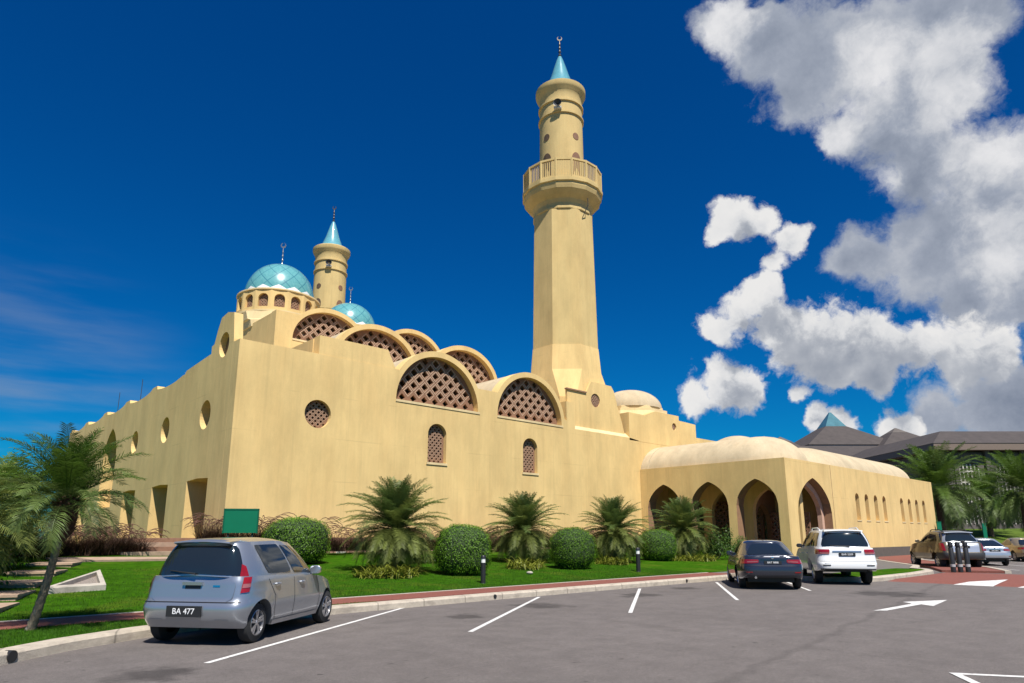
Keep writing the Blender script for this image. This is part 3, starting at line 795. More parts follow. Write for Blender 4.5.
def dome(cx, cy, zdrum0, zdrum1, Rd, Rdome, rise, nwin=16, fin=1.45):
    # drum wall with real arched openings, one flat panel per bay
    b = MB()
    for i in range(nwin):
        a = 2*pi*i/nwin; 
        nrm_ = Vector((cos(a), sin(a), 0)); tan = Vector((-sin(a), cos(a), 0)); hw = Rd*math.tan(pi/nwin)
        H = zdrum1-zdrum0
        slab(b, [(-hw,0),(hw,0),(hw,H),(-hw,H)], [arch_pts(0, .24, hw*.62, .24+H*.42, .24+H*.66, 8)], Vector((cx,cy,zdrum0))+nrm_*Rd, tan, UZ, nrm_, .26)
    dr = mpart(b, 'drum', STUC)
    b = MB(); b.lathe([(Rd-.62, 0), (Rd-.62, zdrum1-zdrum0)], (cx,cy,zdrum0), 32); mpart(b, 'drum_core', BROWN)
    for i in range(nwin):
        a = 2*pi*i/nwin; nrm_ = Vector((cos(a), sin(a), 0)); tan = Vector((-sin(a), cos(a), 0)); hw = Rd*math.tan(pi/nwin); H = zdrum1-zdrum0
        if nrm_.dot(Vector((-.68,-.73,0))) < -.25: continue
        lattice_part('drum_lattice', arch_pts(0, .24, hw*.64, .24+H*.42, .24+H*.67, 8), Vector((cx,cy,zdrum0))+nrm_*(Rd-.22), tan, UZ, nrm_, .16, dr, .5, .05)
    b = MB(); b.lathe([(Rd+.02, 0), (Rd+.10, .02), (Rd+.10, .12), (Rdome+.05, .20), (.3,.2)], (cx,cy,zdrum1), 48, cap=False); mpart(b, 'drum_cornice', STUCP, True)
    b = MB(); b.lathe([(Rd-.3,.0),(Rd+.13,-.02),(Rd+.13,-.16),(Rd-.4,-.18)], (cx,cy,zdrum0), 48, cap=False); mpart(b, 'drum_corbel', STUCP, True)
    def ch(h, c, z): return [(cx+x*h, cy+y*h, zdrum0+z) for x, y in ((1,c),(c,1),(-c,1),(-1,c),(-1,-c),(-c,-1),(c,-1),(1,-c))]
    b = MB(); b.loft([ch(Rd*.78,.8,-5.5), ch(Rd*.78,.8,-2.3), ch(Rd*.84,.78,-2.2), ch(Rd*.86,.76,-1.5), ch(Rd*.92,.7,-1.42), ch(Rd*.94,.66,-.9), ch(Rd*.98,.55,-.82), ch(Rd*1.0,.46,-.17)]); mpart(b, 'drum_corbel', STUCP)
    prof = [(Rdome*cos(t)**.94 if cos(t) > 1e-6 else 0.001, rise*sin(t)) for t in [pi/2*i/18 for i in range(19)]]
    d = lathe_uv('dome', prof, 48, TILE, mosque, (cx,cy,zdrum1+.19))
    f = MB(); finial(f, zdrum1+.15+rise, fin, .065, (cx,cy)); mpart(f, 'finial', FIN, True, parent=d)
    return d
dome(21.05, 49.5, 18.12, 19.68, 3.06, 2.66, 2.92, fin=2.15)
dome(30.9, 56.0, 19.2, 20.7, 2.93, 2.58, 2.75, fin=1.95)

# ---- right of the lunettes: pier, ledge and upper wall under the tower
b = MB(); slab(b, [(33.25,-.3),(41.32,-.3),(41.32,8.6),(40.2,8.72),(34.1,8.72),(34.1,10.55),(33.25,10.55)], [], (0,30,0), XA, UZ, NY, .60); mpart(b, 'facade_wall', STUC)
b = MB(); b.add([(34.1,30.0,8.72),(40.2,30.0,8.72),(40.2,30.40,9.08),(34.1,30.40,9.08),(34.1,30.6,8.7),(40.2,30.6,8.7)], [(0,1,2,3),(3,2,5,4),(0,3,4),(1,5,2)]); mpart(b, 'wall_ledge', STUCP)
b = MB(); slab(b, [(33.7,8.6),(40.15,8.6),(39.75,9.9),(39.35,10.8),(38.9,12.1),(38.6,12.45),(36.3,12.45),(35.7,11.5),(33.7,11.5)], [circle_pts(36.75,11.12,.50)], (0,30.33,0), XA, UZ, NY, .15)
up = mpart(b, 'tower_base_wall', STUC)
lattice_part('round_lattice', circle_pts(36.75,11.12,.52), (0,30.40,0), XA, UZ, NY, .17, up, .52, .06)
b = MB(); b.box((33.6,30.24,11.502), (35.7,30.47,11.60)); mpart(b, 'dark_gap_strip', BROWN)  # brown strip, painting in the dark of a slim gap
# box with the small white dome
b = MB(); slab(b, [(40.2,8.55),(49.4,8.55),(49.4,10.72),(46.9,10.78),(46.9,11.15),(43.6,11.15),(42.2,10.66),(40.2,10.66)], [circle_pts(46.2,10.2,.30)], (0,30,0), XA, UZ, NY, .55)
bx = mpart(b, 'dome_block', STUC)
lattice_part('round_lattice', circle_pts(46.2,10.2,.31), (0,30.1,0), XA, UZ, NY, .17, bx, .52, .06)
b = MB(); b.box((40.2,30.55,8.5), (49.4,37.5,10.66)); mpart(b, 'dome_block', STUC)
b = MB(); b.lathe([(3.35,0),(3.1,.75),(3.1,.95),(2.75,1.0),(2.75,1.2),(2.6,1.25)], (45.2,33.6,10.66), 8, a0=pi/8, cap=False); mpart(b, 'dome_base', STUCP)
b = MB(); b.lathe([(2.66*cos(t)**.95 if t < 1.5 else .001, 1.72*sin(t)) for t in [pi/2*i/16 for i in range(17)]], (45.2,33.6,11.85), 48, cap=False); mpart(b, 'white_dome', WHITE_ROOF, True)
b = MB(); slab(b, [(41.32,-.3),(53.5,-.3),(53.5,9.62),(49.42,9.62),(49.42,8.55),(41.32,8.55)], [], (0,30.01,0), XA, UZ, NY, .5); mpart(b, 'facade_wall', STUC)
b = MB(); b.box((49.42,30.52,8.5), (62,40,9.6)); mpart(b, 'rear_block', STUC)

# ---- entrance portico
XB, YB = 41.32, 18.93
def WB(y): return 24.45 - y
b = MB()
A_left = [arch_pts(WB(y), .3, hw, 3.55, 5.2, 14, True) for y, hw in ((28.0,1.42),(24.4,1.42),(20.98,1.42))]
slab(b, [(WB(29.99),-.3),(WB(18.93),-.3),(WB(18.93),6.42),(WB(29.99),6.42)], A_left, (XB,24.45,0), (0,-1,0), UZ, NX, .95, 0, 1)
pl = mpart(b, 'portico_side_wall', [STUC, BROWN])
b = MB()
slots = [arch_pts(x, 2.72, .37, 4.28, 4.66, 8) for x in (52.75,54.6,56.5,58.35,62.45,64.4,66.3,68.25)]
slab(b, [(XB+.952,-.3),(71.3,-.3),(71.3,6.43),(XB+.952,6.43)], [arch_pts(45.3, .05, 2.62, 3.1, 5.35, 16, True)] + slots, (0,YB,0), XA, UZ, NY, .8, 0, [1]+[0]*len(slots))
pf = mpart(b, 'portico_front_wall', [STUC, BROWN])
for x in (52.75,54.6,56.5,58.35,62.45,64.4,66.3,68.25):
    s = MB(); s.box((x-.42, YB-.03, 2.62), (x+.42, YB+.5, 2.715)); mpart(s, 'window_sill', STUCP, parent=pf)
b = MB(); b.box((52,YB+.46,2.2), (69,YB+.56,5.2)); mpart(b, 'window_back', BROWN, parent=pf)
# inner ring of the big arch, brown vestibule, inner arcade with a lattice screen
b = MB(); out = arch_pts(45.3, .05, 2.60, 3.08, 5.32, 16, True); inn = arch_pts(45.3, -.2, 2.22, 2.95, 4.85, 16, True)
slab(b, out, [arch_pts(45.3, .06, 2.24, 2.98, 4.92, 16, True)], (0,YB+.55,0), XA, UZ, NY, .3); mpart(b, 'arch_ring', mat('pink_plaster', (.52,.33,.24), .85, .1), parent=pf)
b = MB(); slab(b, [(45.4,-.2),(49.2,-.2),(49.2,6.0),(45.4,6.0)], [arch_pts(47.2, .06, 1.2, 2.4, 3.9, 14, True)], (0,YB+4.6,0), XA, UZ, NY, .4); mpart(b, 'inner_wall', BROWN)
b = MB(); b.box((49.2,19.75,-.1), (49.6,29.9,6.1)); mpart(b, 'inner_wall', STUC)
b = MB()
slab(b, [(WB(29.98),-.3),(WB(19.76),-.3),(WB(19.76),6.1),(WB(29.98),6.1)], [arch_pts(WB(y), .3, 1.15, 3.3, 4.75, 14, True) for y in (28.2,25.2,22.0)], (XB+3.6,24.45,0), (0,-1,0), UZ, NX, .45)
mpart(b, 'inner_wall', STUC)
lattice_part('screen_lattice', [(WB(29.9),.3),(WB(24.1),.3),(WB(24.1),4.2),(WB(29.9),4.2)], (XB+7.0,24.45,0), (0,-1,0), UZ, NX, .36, pl, .5, .1)
lattice_part('screen_lattice', [(WB(23.0),.3),(WB(20.2),.3),(WB(20.2),3.2),(WB(23.0),3.2)], (XB+5.9,24.45,0), (0,-1,0), UZ, NX, .30, pl, .5, .1)
b = MB(); b.box((41.4,19.75,6.0), (71.2,29.98,6.25)); mpart(b, 'portico_roof', WHITE_ROOF)
b = MB(); b.box((41.36,19.0,-.2), (71.2,29.9,.28)); mpart(b, 'portico_floor', PLINTH)
b = MB(); b.box((70.5,19.74,-.2), (71.29,29.98,6.40)); b.box((41.5,29.985,-.2),(71.29,30.005,6.2)) ; mpart(b, 'portico_end_wall', STUC)
b = MB(); b.box((48.4,YB-.06,-.1), (71.4,YB-.003,.72)); mpart(b, 'plinth', mat('grey_plinth', (.105,.085,.07), .85, .15, 5), parent=pf)
b = MB(); b.box((48.30,YB-.012,.1), (48.34,YB-.003,6.4)); mpart(b, 'wall_joint', BROWN, parent=pf)
# rounded roofs: capsule-shaped shells
def capsule(p0, p1, hw, z0, h, name, end0=True, end1=True, m=WHITE_ROOF):
    p0, p1 = Vector(p0), Vector(p1); ax = (p1-p0).normalized(); sd_ = Vector((-ax.y, ax.x, 0)); Lg = (p1-p0).length
    st = []
    ne = 9
    if end0: st += [(-hw*cos(pi/2*i/ne), sin(pi/2*i/ne)) for i in range(1, ne)]
    st += [(0,1)] + [(Lg*i/6,1) for i in range(1,7)]
    if end1: st += [(Lg+hw*sin(pi/2*i/ne), cos(pi/2*i/ne)) for i in range(1, ne)]
    rings = []
    for s_, k in st:
        k = max(k, .02)
        rings.append([p0 + ax*s_ + sd_*(hw*k*cos(pi*i/24)) + Vector((0,0,z0 + h*k*sin(pi*i/24))) for i in range(25)])
    b = MB(); b.loft(rings, True, 0, False); return mpart(b, name, m, True, angle=50)
capsule((44.5,31.0,0), (44.5,22.0,0), 3.0, 6.1, 2.25, 'vault_roof', False, True)
capsule((44.5,29.99,0), (44.5,29.4,0), 3.12, 6.1, 2.25, 'vault_rib', False, False)
capsule((50.6,22.0,0), (65.8,22.0,0), 2.9, 6.1, 2.0, 'vault_roof', True, True)
b = MB(); b.lathe([(2.7*cos(t) if t < 1.56 else .001, 2.3*sin(t)) for t in [pi/2*i/14 for i in range(15)]], (49.6,26.5,7.1), 40, cap=False); mpart(b, 'white_dome', WHITE_ROOF, True)

# ================================================================== MINARETS
def minaret(cx, cy, label, DZ=0.0):
    root = empty('minaret', (cx, cy, 0), 0, label, 'minaret', 'twin minarets of the mosque')
    def oct_(ap, z, a0=pi/8, n=8): return [(ap/cos(pi/n)*cos(a0+2*pi*i/n), ap/cos(pi/n)*sin(a0+2*pi*i/n), z) for i in range(n)]
    def sq8(h, z, ch=.05):
        c = h-ch*h; return [(h,c,z),(c,h,z),(-c,h,z),(-h,c,z),(-h,-c,z),(-c,-h,z),(c,-h,z),(h,-c,z)]
    b = MB(); b.loft([sq8(2.84,6,.3), sq8(2.84,11.2,.3), oct_(2.62,13.4), oct_(2.47,15.3)]); b.build('tower_foot', TOWF, root)
    b = MB(); b.loft([oct_(2.44,15.3), oct_(2.27,DZ+26.2)]); b.build('shaft', STUCT, root)
    # flared gallery under the balcony
    n = 16
    prof = [(2.30,DZ+26.2),(2.36,DZ+26.26),(2.36,DZ+26.42),(2.28,DZ+26.5),(2.28,DZ+26.75),(2.42,DZ+27.05),(2.75,DZ+27.35),(3.0,DZ+27.62),(3.08,DZ+27.9),(3.08,DZ+28.1),(3.20,DZ+28.15),(3.20,DZ+28.4),(1.6,DZ+28.42)]
    b = MB(); b.loft([oct_(r, z, pi/n, n) for r, z in prof]); b.build('balcony_corbel', STUCT, root)
    b = MB()
    R = 3.06/cos(pi/n); z0 = DZ+28.38; z1 = DZ+30.05
    for i in range(n):
        a, c = 2*pi*i/n+pi/n, 2*pi*(i+1)/n+pi/n
        p, q = Vector((R*cos(a),R*sin(a),0)), Vector((R*cos(c),R*sin(c),0)); t = (q-p).normalized(); nn = Vector((t.y,-t.x,0))
        b.tube([p+Vector((0,0,z0)), p+Vector((0,0,z1))], .10, 6)
        solid = i % 2
        for k in range(1, 7):
            w = p.lerp(q, k/7); M = Matrix.Translation(w) @ Matrix(((t.x,nn.x,0,0),(t.y,nn.y,0,0),(0,0,1,0),(0,0,0,1)))
            b.box((-.034,-.03,z0+.2), (.034,.03,z1-.15), 0, M)
        M = Matrix.Translation(p.lerp(q,.5)) @ Matrix(((t.x,nn.x,0,0),(t.y,nn.y,0,0),(0,0,1,0),(0,0,0,1))); L_ = (q-p).length/2
        b.box((-L_,-.07,z1-.16), (L_,.07,z1), 0, M); b.box((-L_,-.06,z0+.02), (L_,.06,z0+.22), 0, M)
    b.build('balcony_railing', STUCT, root)
    b = MB(); b.lathe([(q[0], DZ+q[1]) for q in ((1.82,28.3),(1.76,34.9),(1.88,34.92),(1.88,35.06),(1.76,35.1),(1.75,36.0),(1.87,36.02),(1.87,36.16),(1.76,36.2),(1.76,36.75),(1.86,37.05),(2.02,37.3),(2.08,37.45),(2.08,37.78),(1.98,37.86),(.5,38.1))], (0,0,0), 40, cap=True)
    up_ = b.build('upper_shaft', STUCT, root, True, 25)
    view = atan2(-cy, -cx)
    k = 0
    for a in (view-.72, view+.0, view+.72):
        for z, r in ((DZ+30.75, .52), (DZ+32.95, .30)):
            nn = Vector((cos(a), sin(a), 0)); t = Vector((-sin(a), cos(a), 0))
            if abs(a-view) < .1: continue
            if r > .5: pts = arch_pts(0, -1.3, r*.82, .15, .75, 8)
            else: pts = circle_pts(0, 0, r, 18)
            w = MB(); rr = 1.80 if r > .5 else 1.775
            o2 = []
            # a curved pierced panel following the round shaft
            def bend(u, v, off): ang = a + u/rr; return (cos(ang)*(rr+off), sin(ang)*(rr+off), z+v)
            cen = [(0, sum(p[1] for p in pts)/len(pts))]
            m_ = len(pts); w.add([bend(*q, .03) for q in pts] + [bend(*q, .03) for q in cen] + [bend(*q, -.15) for q in pts], [(i,(i+1)%m_,m_) for i in range(m_)] + [(i, m_+1+i, m_+1+(i+1)%m_, (i+1)%m_) for i in range(m_)])
            w.build('niche', BRICK if a > view else DARK_IN, root)
    sp = MB(); nn = Vector((cos(view-.12), sin(view-.12), 0)); t = Vector((-nn.y, nn.x, 0))
    M = Matrix(((t.x,0,nn.x,nn.x*1.8),(t.y,0,nn.y,nn.y*1.8),(0,1,0,DZ+35.5),(0,0,0,1)))
    sp.lathe([(.10,0),(.14,.12),(.30,.42),(.34,.44),(.30,.40),(.05,.2)], (0,0,0), 16, cap=False); sp.v = [tuple(M @ Vector(q)) for q in sp.v]
    sp.build('loudspeaker', STEEL, root, True)
    sp = MB(); sp.box((-.3,-.42,-.05),(.3,-.28,.35),0,M); sp.build('loudspeaker_bracket', WHITEP, root)
    prof = [(DZ+q[1], q[0]) for q in ((1.30,38.0),(1.36,38.1),(1.12,38.5),(.78,39.4),(.52,40.3),(.30,41.0),(.14,41.4))]; prof = [(q[1], q[0]) for q in prof]
    d = lathe_uv('spire', prof, 24, mat('spire_tiles', (.11,.31,.36), .25, .15, 6, coat=.4), root)
    f = MB(); finial(f, DZ+41.3, 2.2, .10); f.build('finial', mat('dark_finial', (.10,.085,.07), .4, .1, metal=.6), d, True)
    b = MB(); b.tube([(-.3,-2.32,DZ+25.6),(-.1,-2.75,DZ+26.6),(-.1,-2.75,DZ+27.2)], .03, 6); b.build('lightning_conductor', STEEL, root)
    return root
TOWF = STUC
minaret(36.9, 33.35, 'tall octagonal yellow minaret with balcony rising behind the right end of the facade')
minaret(33.9, 66.3, 'more distant minaret showing only its round top between the two turquoise domes', -4.3)

# ================================================================== CARS
def paint(name, base, metal=.0, rough=.3, flake=.03):
    return mat(name, base, rough, flake, 220, 0, metal=metal, spec=.5, coat=.9)
def lerp_tab(tab, x):
    if x <= tab[0][0]: return tab[0][1]
    for (a, va), (b, vb) in zip(tab, tab[1:]):
        if x <= b:
            t = (x-a)/(b-a); t = t*t*(3-2*t)*.5 + t*.5
            return va + (vb-va)*t
    return tab[-1][1]

class Outline:
    def __init__(s, a, b, nr, nf, N=800):
        P = []
        for i in range(N+1):
            th = pi - pi*i/N; n = nr if th > pi/2 else nf
            c, d = cos(th), sin(th)
            P.append((math.copysign(abs(c)**(2/n), c), max(0, d)**(2/n)))
        s.P = P; s.S = [0.0]
        for (x0, y0), (x1, y1) in zip(P, P[1:]): s.S.append(s.S[-1] + math.hypot((x1-x0)*a, (y1-y0)*b))
        s.L = s.S[-1]
    def at(s, arc):
        sg = 1 if arc >= 0 else -1; q = min(abs(arc), s.L)
        lo, hi = 0, len(s.S)-1
        while hi-lo > 1:
            m = (lo+hi)//2
            if s.S[m] <= q: lo = m
            else: hi = m
        t = (q-s.S[lo])/max(1e-9, s.S[hi]-s.S[lo])
        (x0, y0), (x1, y1) = s.P[lo], s.P[hi]
        return x0+(x1-x0)*t, sg*(y0+(y1-y0)*t)
    def arc_x(s, sx):
        lo, hi = 0, len(s.P)-1
        while hi-lo > 1:
            m = (lo+hi)//2
            if s.P[m][0] <= sx: lo = m
            else: hi = m
        t = (sx-s.P[lo][0])/max(1e-9, s.P[hi][0]-s.P[lo][0]); return s.S[lo]+(s.S[hi]-s.S[lo])*t

def make_car(c, label, group, loc, rz, P_, detail=True):
    """c: dimensions.  +x is forward, the origin lies on the ground halfway between the axles"""
    root = empty(c['name'], loc, rz, label, c['cat'], group)
    wb, W_, ro, fo, R = c['wb'], c['W'], c['ro'], c['fo'], c['R']
    xr, xf = -wb/2-ro, wb/2+fo; a = (xf-xr)/2; xc = (xf+xr)/2; b_ = W_/2
    ol = Outline(a, b_, c.get('nr', 5), c.get('nf', 3.4))
    sill = c['sill']
    def pos(arc, z, out=0.0):
        sx, sy = ol.at(arc)
        e = lerp_tab(c['dxr'], z) if sx < 0 else lerp_tab(c['dxf'], z)
        d = lerp_tab(c['dy'], z)
        # flared wheel arches
        x = xc + sx*a
        fl = sum(max(0, 1-((x-xw)/(R*1.75))**2)**2 for xw in (-wb/2, wb/2)) * c.get('flare', .03) * max(0, 1-((z-R*1.2)/(R*1.5))**2)
        k = a - out*0
        p = Vector((xc + sx*(a-e), sy*(b_-d) + math.copysign(fl, sy)*(1 if abs(sy) > .7 else 0), z))
        if out:
            h = .01
            sx2, sy2 = ol.at(arc+h)
            t = Vector(((sx2-sx)*a, (sy2-sy)*b_, 0))
            if t.length > 1e-9:
                t.normalize(); n = Vector((t.y, -t.x, 0))
                if n.dot(Vector((sx/a*4, sy/b_, 0))) < 0: n = -n
                p += n*out
        return p
    def ztop(x): return lerp_tab(c['top'], x)
    zc, Ra = R, R*1.17
    def zlo(x):
        z = lerp_tab(c['low'], x)
        for xw in (-wb/2, wb/2):
            if abs(x-xw) < Ra: z = max(z, zc + sqrt(Ra*Ra-(x-xw)**2))
        return z
    # columns of the body shell, dense over the wheel arches
    arcs = {round(ol.L*i/56, 4) for i in range(57)}
    for xw in (-wb/2, wb/2):
        for i in range(25):
            x = xw + (Ra-.0015)*cos(pi*i/24); arcs.add(round(ol.arc_x((x-xc)/a), 4))
        for s_ in (-1, 1): arcs.add(round(ol.arc_x((xw+s_*(Ra+.004)-xc)/a), 4))
    arcs = sorted(arcs); keep = [arcs[0]]
    for q in arcs[1:]:
        if q-keep[-1] > .003: keep.append(q)
    arcs = keep
    NL = 16
    mb = MB(); cols = {}
    for sg in (1, -1):
        for i, q in enumerate(arcs):
            if sg < 0 and i in (0, len(arcs)-1): cols[(sg, i)] = cols[(1, i)]; continue
            x = xc + ol.at(q)[0]*a; z0, z1 = zlo(x), ztop(x)
            ids = []
            for k in range(NL+1):
                t = k/NL; z = z0+(z1-z0)*t
                p = pos(q*sg, z)
                ids.append(len(mb.v)); mb.v.append(tuple(p))
            # return inside the lower edge
            p = pos(q*sg, z0); p2 = Vector((p.x*.985, p.y*.80, p.z)); ids.insert(0, len(mb.v)); mb.v.append(tuple(p2))
            cols[(sg, i)] = ids
    n = len(arcs)
    for sg in (1, -1):
        for i in range(n-1):
            A_, B_ = cols[(sg, i)], cols[(sg, i+1)]
            for k in range(NL+1):
                f = (A_[k], B_[k], B_[k+1], A_[k+1])
                f = f if sg < 0 else f[::-1]
                f = tuple(dict.fromkeys(f))
                if len(f) > 2: mb.f.append(f); mb.mi.append(0)
    # bonnet / deck: strips across between the mirrored tops
    M_ = 8; rows = []
    for i in range(n):
        l, r = cols[(1, i)][-1], cols[(-1, i)][-1]
        if l == r: rows.append([l]); continue
        pl, pr = Vector(mb.v[l]), Vector(mb.v[r]); row = [l]
        cr = c.get('crown', .05) * min(1, abs(pl.y)/(b_*.7))
        for k in range(1, M_):
            t = k/M_; q = pl.lerp(pr, t); q.z += cr*(1-(2*t-1)**2)
            row.append(len(mb.v)); mb.v.append(tuple(q))
        rows.append(row+[r])
    for r0, r1 in zip(rows, rows[1:]):
        if len(r0) == 1 and len(r1) > 1:
            for k in range(M_): mb.f.append((r0[0], r1[k+1], r1[k])); mb.mi.append(0)
        elif len(r1) == 1 and len(r0) > 1:
            for k in range(M_): mb.f.append((r0[k], r0[k+1], r1[0])); mb.mi.append(0)
        elif len(r0) > 1:
            for k in range(M_): mb.f.append((r0[k], r0[k+1], r1[k+1], r1[k])); mb.mi.append(0)
    # greenhouse
    g = c['gh']; bx0, bx1, bhw = g['base']; rx0, rx1, rhw = g['roof']
    ab, ar = (bx1-bx0)/2, (rx1-rx0)/2; cb, cr_ = (bx1+bx0)/2, (rx1+rx0)/2
    og = Outline(ab, bhw, g.get('nr', 6), g.get('nf', 5)); orf = Outline(ar, rhw, g.get('rnr', 5), g.get('rnf', 4))
    def zroof(x): return lerp_tab(g['z'], x)
    def gpos(f, t, out=0.0):
        sg = 1 if f >= 0 else -1
        sx, sy = og.at(f*og.L); ux, uy = orf.at(f*orf.L)
        B_ = Vector((cb+sx*ab, sy*bhw, 0)); B_.z = ztop(B_.x)-.02
        if abs(sy) < .98: B_.z += c.get('crown', .05)*(1-abs(sy))*.8
        T = Vector((cr_+ux*ar, uy*rhw, 0)); T.z = zroof(T.x)
        p = B_.lerp(T, t); bul = 4*t*(1-t)*.035
        d = Vector((sx/ab*.9, sy/bhw, 0)).normalized() if abs(sx)+abs(sy) > 0 else Vector((0,0,0))
        p += d*(bul+out); p.z += out*.4
        return p
    NG = 48; NT = 8; o = len(mb.v)
    fr = [i/NG for i in range(NG+1)] + [-(NG-i)/NG for i in range(1, NG)]
    for t in range(NT+1):
        for f in fr: mb.v.append(tuple(gpos(f, t/NT)))
    m = len(fr)
    for t in range(NT):
        for i in range(m):
            j = (i+1) % m
            mb.f.append((o+t*m+j, o+t*m+i, o+(t+1)*m+i, o+(t+1)*m+j)); mb.mi.append(0)
    # roof skin with rounded edge
    base = o + NT*m; rows = []
    for i in range(NG+1):
        l = base+i; r = base+((m-i) % m)
        if l == r or i in (0, NG): rows.append([l]); continue
        pl, pr = Vector(mb.v[l]), Vector(mb.v[r]); row = [l]
        for k in range(1, 8):
            t = k/8; q = pl.lerp(pr, t); q.z += .055*min(1, abs(pl.y)/rhw)*(1-(2*t-1)**4)*(.35+.65*sin(pi*min(max(i/NG,.0),1))**.5); row.append(len(mb.v)); mb.v.append(tuple(q))
        rows.append(row+[r])
    for r0, r1 in zip(rows, rows[1:]):
        if len(r0) == 1 and len(r1) > 1:
            for k in range(8): mb.f.append((r0[0], r1[k+1], r1[k])); mb.mi.append(0)
        elif len(r1) == 1 and len(r0) > 1:
            for k in range(8): mb.f.append((r0[k], r0[k+1], r1[0])); mb.mi.append(0)
        elif len(r0) > 1:
            for k in range(8): mb.f.append((r0[k], r0[k+1], r1[k+1], r1[k])); mb.mi.append(0)
    body = mb.build('body', P_, root, True, 32)
    # dark underside
    u = MB(); u.box((xr+.6, -b_+.28, sill-.02), (xf-.25, b_-.28, ztop(0)-.2)); u.build('underbody', BLACK, root)

    def patch_g(name, quad, m_, out=.006, nu=14, nv=7, parent=root, rnd=0.0):
        """quad in (f, t): four corners, f runs from the middle of the tail (0) along the left (+) or right (-) side to the nose"""
        (f0,t0),(f1,t1),(f2,t2),(f3,t3) = quad; w = MB()
        for j in range(nv+1):
            for i in range(nu+1):
                s, t = i/nu, j/nv
                s2 = s
                if rnd:
                    e = abs(2*t-1); ins = rnd*(1-sqrt(max(0, 1-max(0,(e-.6)/.4)**2)))
                    s2 = ins + s*(1-2*ins)
                f = (f0*(1-s2)+f1*s2)*(1-t) + (f3*(1-s2)+f2*s2)*t; tt = (t0*(1-s2)+t1*s2)*(1-t) + (t3*(1-s2)+t2*s2)*t
                w.v.append(tuple(gpos(f, tt, out)))
        orient(w, nu, nv); return w.build(name, m_, parent, True, 50)
    def orient(w, nu, nv):
        o = len(w.v)-(nu+1)*(nv+1)
        k = lambda i, j: o+j*(nu+1)+i
        pa, pb, pc = Vector(w.v[k(0,0)]), Vector(w.v[k(nu,0)]), Vector(w.v[k(0,nv)])
        mid = (pb+pc)/2; nrm_ = (pb-pa).cross(pc-pa); flip = nrm_.dot(Vector((mid.x-xc*.5, mid.y*2, .02))) < 0
        for j in range(nv):
            for i in range(nu):
                f = (k(i,j),k(i+1,j),k(i+1,j+1),k(i,j+1)); w.f.append(f[::-1] if flip else f); w.mi.append(0)
    def patch_b(name, quad, m_, out=.006, nu=12, nv=6, parent=root, rnd=0.0):
        """quad in (arc metres from the middle of the tail, z)"""
        w = MB()
        (f0,t0),(f1,t1),(f2,t2),(f3,t3) = quad
        for j in range(nv+1):
            for i in range(nu+1):
                s, t = i/nu, j/nv
                s2 = s
                if rnd:
                    e = abs(2*t-1); ins = rnd*(1-sqrt(max(0, 1-max(0,(e-.5)/.5)**2))); s2 = ins+s*(1-2*ins)
                f = (f0*(1-s2)+f1*s2)*(1-t) + (f3*(1-s2)+f2*s2)*t; z = (t0*(1-s2)+t1*s2)*(1-t) + (t3*(1-s2)+t2*s2)*t
                w.v.append(tuple(pos(f, z, out)))
        orient(w, nu, nv); return w.build(name, m_, parent, True, 50)
    H = dict(root=root, body=body, patch_g=patch_g, patch_b=patch_b, pos=pos, gpos=gpos, ol=ol, og=og, xr=xr, xf=xf, xc=xc, a=a, b=b_, ztop=ztop, cb=cb, ab=ab)
    def fx(x): return og.arc_x((x-cb)/ab)/og.L        # fraction along the greenhouse base at x
    def sx_(x): return ol.arc_x((x-xc)/a)
    H['fx'] = fx; H['arcx'] = sx_
    # glazing
    for q in c['side_glass']:                          # each pane: (x_rear_bottom, x_front_bottom, x_front_top, x_rear_top, t0, t1)
        for sg in (1, -1):
            x0, x1, x2, x3, t0, t1 = q
            patch_g('side_window', [(sg*fx(x0),t0),(sg*fx(x1),t0),(sg*fx(x2),t1),(sg*fx(x3),t1)], GLASSD, .007, rnd=.04)
    rg = c['rear_glass']; wf = g.get('wf', fx(bx1-.02))
    f_ = rg['f']; patch_g('rear_window', [(-f_[0],rg['t0']),(f_[0],rg['t0']),(f_[1],rg['t1']),(-f_[1],rg['t1'])], GLASSD, .007, 24, 8, rnd=.03)
    w = MB(); fw0, fw1 = c['windscreen']
    for j in range(7):
        for i in range(25):
            s, t = i/24, .07+.86*j/6
            f = 1-abs(2*s-1)*(1-(fw0+(fw1-fw0)*t)); f = f if s <= .5 else -f
            w.v.append(tuple(gpos(f, t, .007)))
    orient(w, 24, 6); w.build('windscreen', GLASSD, root, True, 60)
    # wheels
    tw = c.get('tw', .19)
    ns = c.get('spokes', 5)
